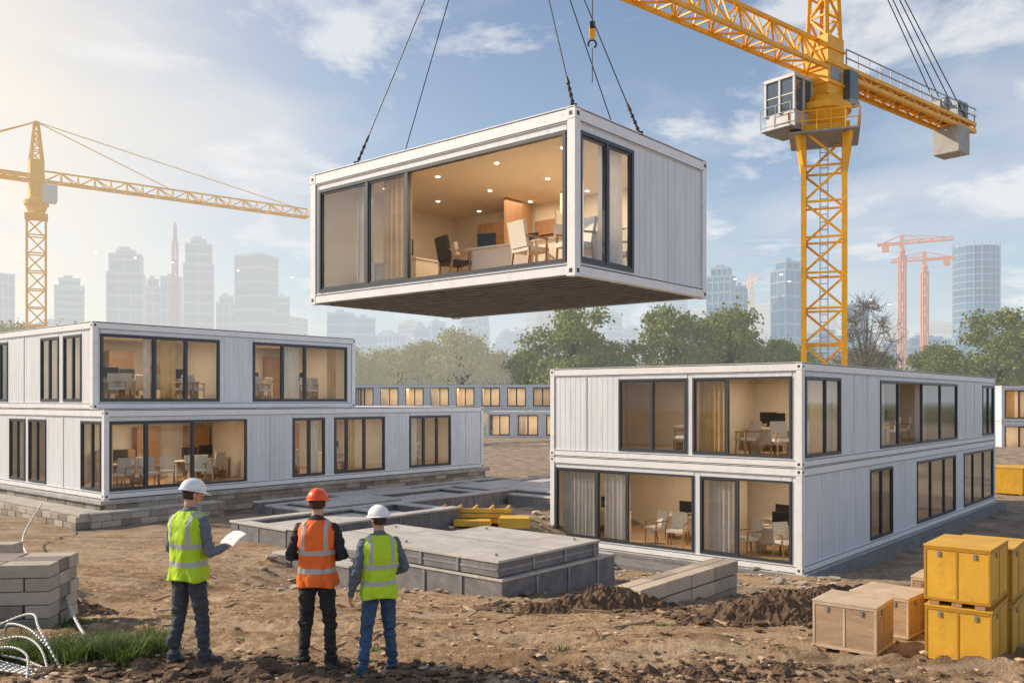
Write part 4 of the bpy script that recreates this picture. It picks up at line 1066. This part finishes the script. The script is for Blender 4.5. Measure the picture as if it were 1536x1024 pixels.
    if paper:
        p=MB(); wr=Vector(pose['wristR']); d=(wr-Vector(pose['elbowR'])).normalized()
        n_=8; vs=[];fs=[]
        c0=wr+d*.08+Vector((-.03,0,.0))
        ux=Vector((-.25,.1,0)).normalized(); uy=Vector((.05,.85,.5)).normalized()
        for j in range(n_+1):
            for i in range(n_+1):
                a=(i/n_-.45)*.3; b_=(j/n_)*.22
                vs.append(c0+ux*a+uy*b_+Vector((0,0,.015*math.sin(i/n_*3.1)+.012*math.sin(j/n_*4))))
        for j in range(n_):
            for i in range(n_): fs.append((j*9+i,j*9+i+1,(j+1)*9+i+1,(j+1)*9+i))
        p.add(vs,fs); po=p.obj('paper_sheet',[M_paper],e,smooth=True); so=po.modifiers.new('s','SOLIDIFY'); so.thickness=.002
    return e
lime=(.50,.78,.02); orange=(.95,.17,.02)
V1=vestmat('lime_vest',lime,(1.02,1.19)); V2=vestmat('orange_vest',orange,(1.02,1.2)); 
H_w=mat('white_hard_hat',(.78,.79,.80),.3,0,.04,8,dirt=(.5,.46,.4),dirt_amt=.4); H_o=mat('orange_hard_hat',(.80,.09,.015),.32,0,.06,8)
S_g=mat('grey_shirt',(.13,.15,.18),.85,0,.15,10,.3,30); S_b=mat('black_shirt',(.022,.023,.027),.85,0,.2,10,.3,30); S_n=mat('slate_shirt',(.10,.13,.17),.85,0,.15,10,.3,30)
P_d=mat('dark_jeans',(.045,.055,.075),.85,0,.25,9,.4,30); P_k=mat('black_trousers',(.018,.018,.021),.8,0,.2,9,.4,30); P_b=mat('blue_jeans',(.035,.075,.15),.85,0,.35,9,.4,30)
def gmin(x,y): return min(ground(x+a,y+b_) for a in (-.15,0,.15) for b_ in (-.05,.1))
person('construction_worker',(-3.26,8.95,gmin(-3.26,8.95)),-.42,1.035,
  dict(footL=(-.15,-.05),footR=(.14,.06),kneeL=(-.125,.0,.49),kneeR=(.12,.05,.49),
       elbowL=(-.265,.02,1.14),wristL=(-.16,.27,1.13),elbowR=(.27,.0,1.13),wristR=(.22,.26,1.14),palmL=(1,0,0),palmR=(-.3,0,1),thumbL=(0,0,1),thumbR=(-1,0,0),curlR=.5,head=(-.35,.22)),S_g,P_d,V1,H_w,True)
person('construction_worker',(-1.97,8.96,gmin(-1.97,8.96)),.0,1.0,
  dict(footL=(-.14,-.0),footR=(.14,.0),kneeL=(-.12,.03,.49),kneeR=(.12,.03,.49),
       elbowL=(-.27,-.03,1.16),wristL=(-.12,.2,1.10),elbowR=(.27,-.03,1.16),wristR=(.12,.2,1.10),palmL=(.3,-1,0),palmR=(-.3,-1,0),thumbL=(0,0,1),thumbR=(0,0,1),curlL=.7,curlR=.7,head=(.0,.12)),S_b,P_k,V2,H_o)
person('construction_worker',(-1.33,8.88,gmin(-1.33,8.88)),.38,.935,
  dict(footL=(-.19,-.05),footR=(.15,.06),kneeL=(-.14,.0,.49),kneeR=(.13,.06,.49),
       elbowL=(-.275,-.06,1.14),wristL=(-.29,.05,.89),elbowR=(.28,-.02,1.15),wristR=(.2,.2,1.06),palmL=(1,0,0),palmR=(-1,0,0),thumbL=(0,1,0),thumbR=(0,0,1),curlL=.4,curlR=.5,head=(.35,.05)),S_n,P_b,V1,H_w)

# ------------------------------------------------------------------ sun, sky, camera
az=math.radians(-78); el=math.radians(31)
sd=Vector((math.sin(az)*math.cos(el),math.cos(az)*math.cos(el),math.sin(el)))
l=bpy.data.lights.new('sun','SUN'); l.energy=5.0; l.angle=math.radians(.6); l.color=(1,.82,.60)
o=bpy.data.objects.new('sun',l); o.rotation_euler=sd.to_track_quat('Z','Y').to_euler(); scene.collection.objects.link(o)
w=bpy.data.worlds.new('World'); scene.world=w; w.use_nodes=True; nt=w.node_tree; N=nt.nodes; L=nt.links; N.clear()
out=N.new('ShaderNodeOutputWorld'); bg=N.new('ShaderNodeBackground'); bg.inputs[1].default_value=.145
sky=N.new('ShaderNodeTexSky'); sky.sky_type='NISHITA'; sky.sun_disc=False; sky.sun_elevation=el; sky.sun_rotation=az%(2*math.pi); sky.air_density=1.0; sky.dust_density=1.0; sky.ozone_density=1.5
tc=N.new('ShaderNodeTexCoord'); sp=N.new('ShaderNodeSeparateXYZ'); L.new(tc.outputs['Generated'],sp.inputs[0])
def mth(op,a,b_=None,c=None,clamp=False):
    k=N.new('ShaderNodeMath'); k.operation=op; k.use_clamp=clamp
    for i,q in enumerate((a,b_,c)):
        if q is None: continue
        if isinstance(q,(int,float)): k.inputs[i].default_value=q
        else: L.new(q,k.inputs[i])
    return k.outputs[0]
zp=mth('MAXIMUM',sp.outputs['Z'],0.0); den=mth('ADD',zp,.18)
cx=mth('DIVIDE',sp.outputs['X'],den); cy=mth('DIVIDE',sp.outputs['Y'],den)
cb=N.new('ShaderNodeCombineXYZ'); L.new(cx,cb.inputs[0]); L.new(cy,cb.inputs[1]); cb.inputs[2].default_value=.35
def cloud(scale,lo,hi,top,ofs,ro):
    n1=N.new('ShaderNodeTexNoise'); n1.inputs['Scale'].default_value=scale; n1.inputs['Detail'].default_value=12; n1.inputs['Roughness'].default_value=ro; n1.inputs['Distortion'].default_value=.3
    va=N.new('ShaderNodeVectorMath'); va.operation='ADD'; va.inputs[1].default_value=ofs; L.new(cb.outputs[0],va.inputs[0]); L.new(va.outputs[0],n1.inputs[0])
    cr=N.new('ShaderNodeValToRGB'); cr.color_ramp.elements[0].position=lo; cr.color_ramp.elements[1].position=hi; cr.color_ramp.elements[1].color=(top,top,top,1); L.new(n1.outputs['Fac'],cr.inputs[0]); return cr.outputs[0]
def mixc(f,a,b_):
    k=N.new('ShaderNodeMixRGB'); L.new(f,k.inputs[0])
    for i,q in ((1,a),(2,b_)):
        if isinstance(q,tuple): k.inputs[i].default_value=q+(1,)
        else: L.new(q,k.inputs[i])
    return k.outputs[0]
c=mixc(cloud(1.3,.47,.72,.62,(0,0,0),.56),sky.outputs[0],(5.4,5.55,5.8))
hz_=mth('POWER',2.718,mth('MULTIPLY',zp,-6.0)); hz_=mth('MULTIPLY',hz_,.85)
c=mixc(hz_,c,(5.3,5.6,5.95))
gd=Vector((math.sin(math.radians(-40))*math.cos(math.radians(13)),math.cos(math.radians(-40))*math.cos(math.radians(13)),math.sin(math.radians(13))))
dt=N.new('ShaderNodeVectorMath'); dt.operation='DOT_PRODUCT'; L.new(tc.outputs['Generated'],dt.inputs[0]); dt.inputs[1].default_value=gd
gl=mth('MULTIPLY',mth('POWER',mth('MAXIMUM',dt.outputs['Value'],0.0),16.0),.95)
c=mixc(gl,c,(7.8,6.9,5.5))
c=mixc(cloud(2.6,.53,.64,.7,(3.1,1.7,2.0),.6),c,(6.3,6.3,6.35))
L.new(c,bg.inputs[0]); L.new(bg.outputs[0],out.inputs[0])

cam=bpy.data.cameras.new('camera'); co_=bpy.data.objects.new('camera',cam); scene.collection.objects.link(co_)
co_.location=(0,0,4.6); co_.rotation_euler=(math.pi/2,0,0)
cam.sensor_width=36; cam.lens=31.17; cam.shift_y=88/1536
cam.clip_start=.1; cam.clip_end=4000
scene.camera=co_
scene.view_settings.view_transform='Standard'; scene.view_settings.look='None'; scene.view_settings.exposure=0
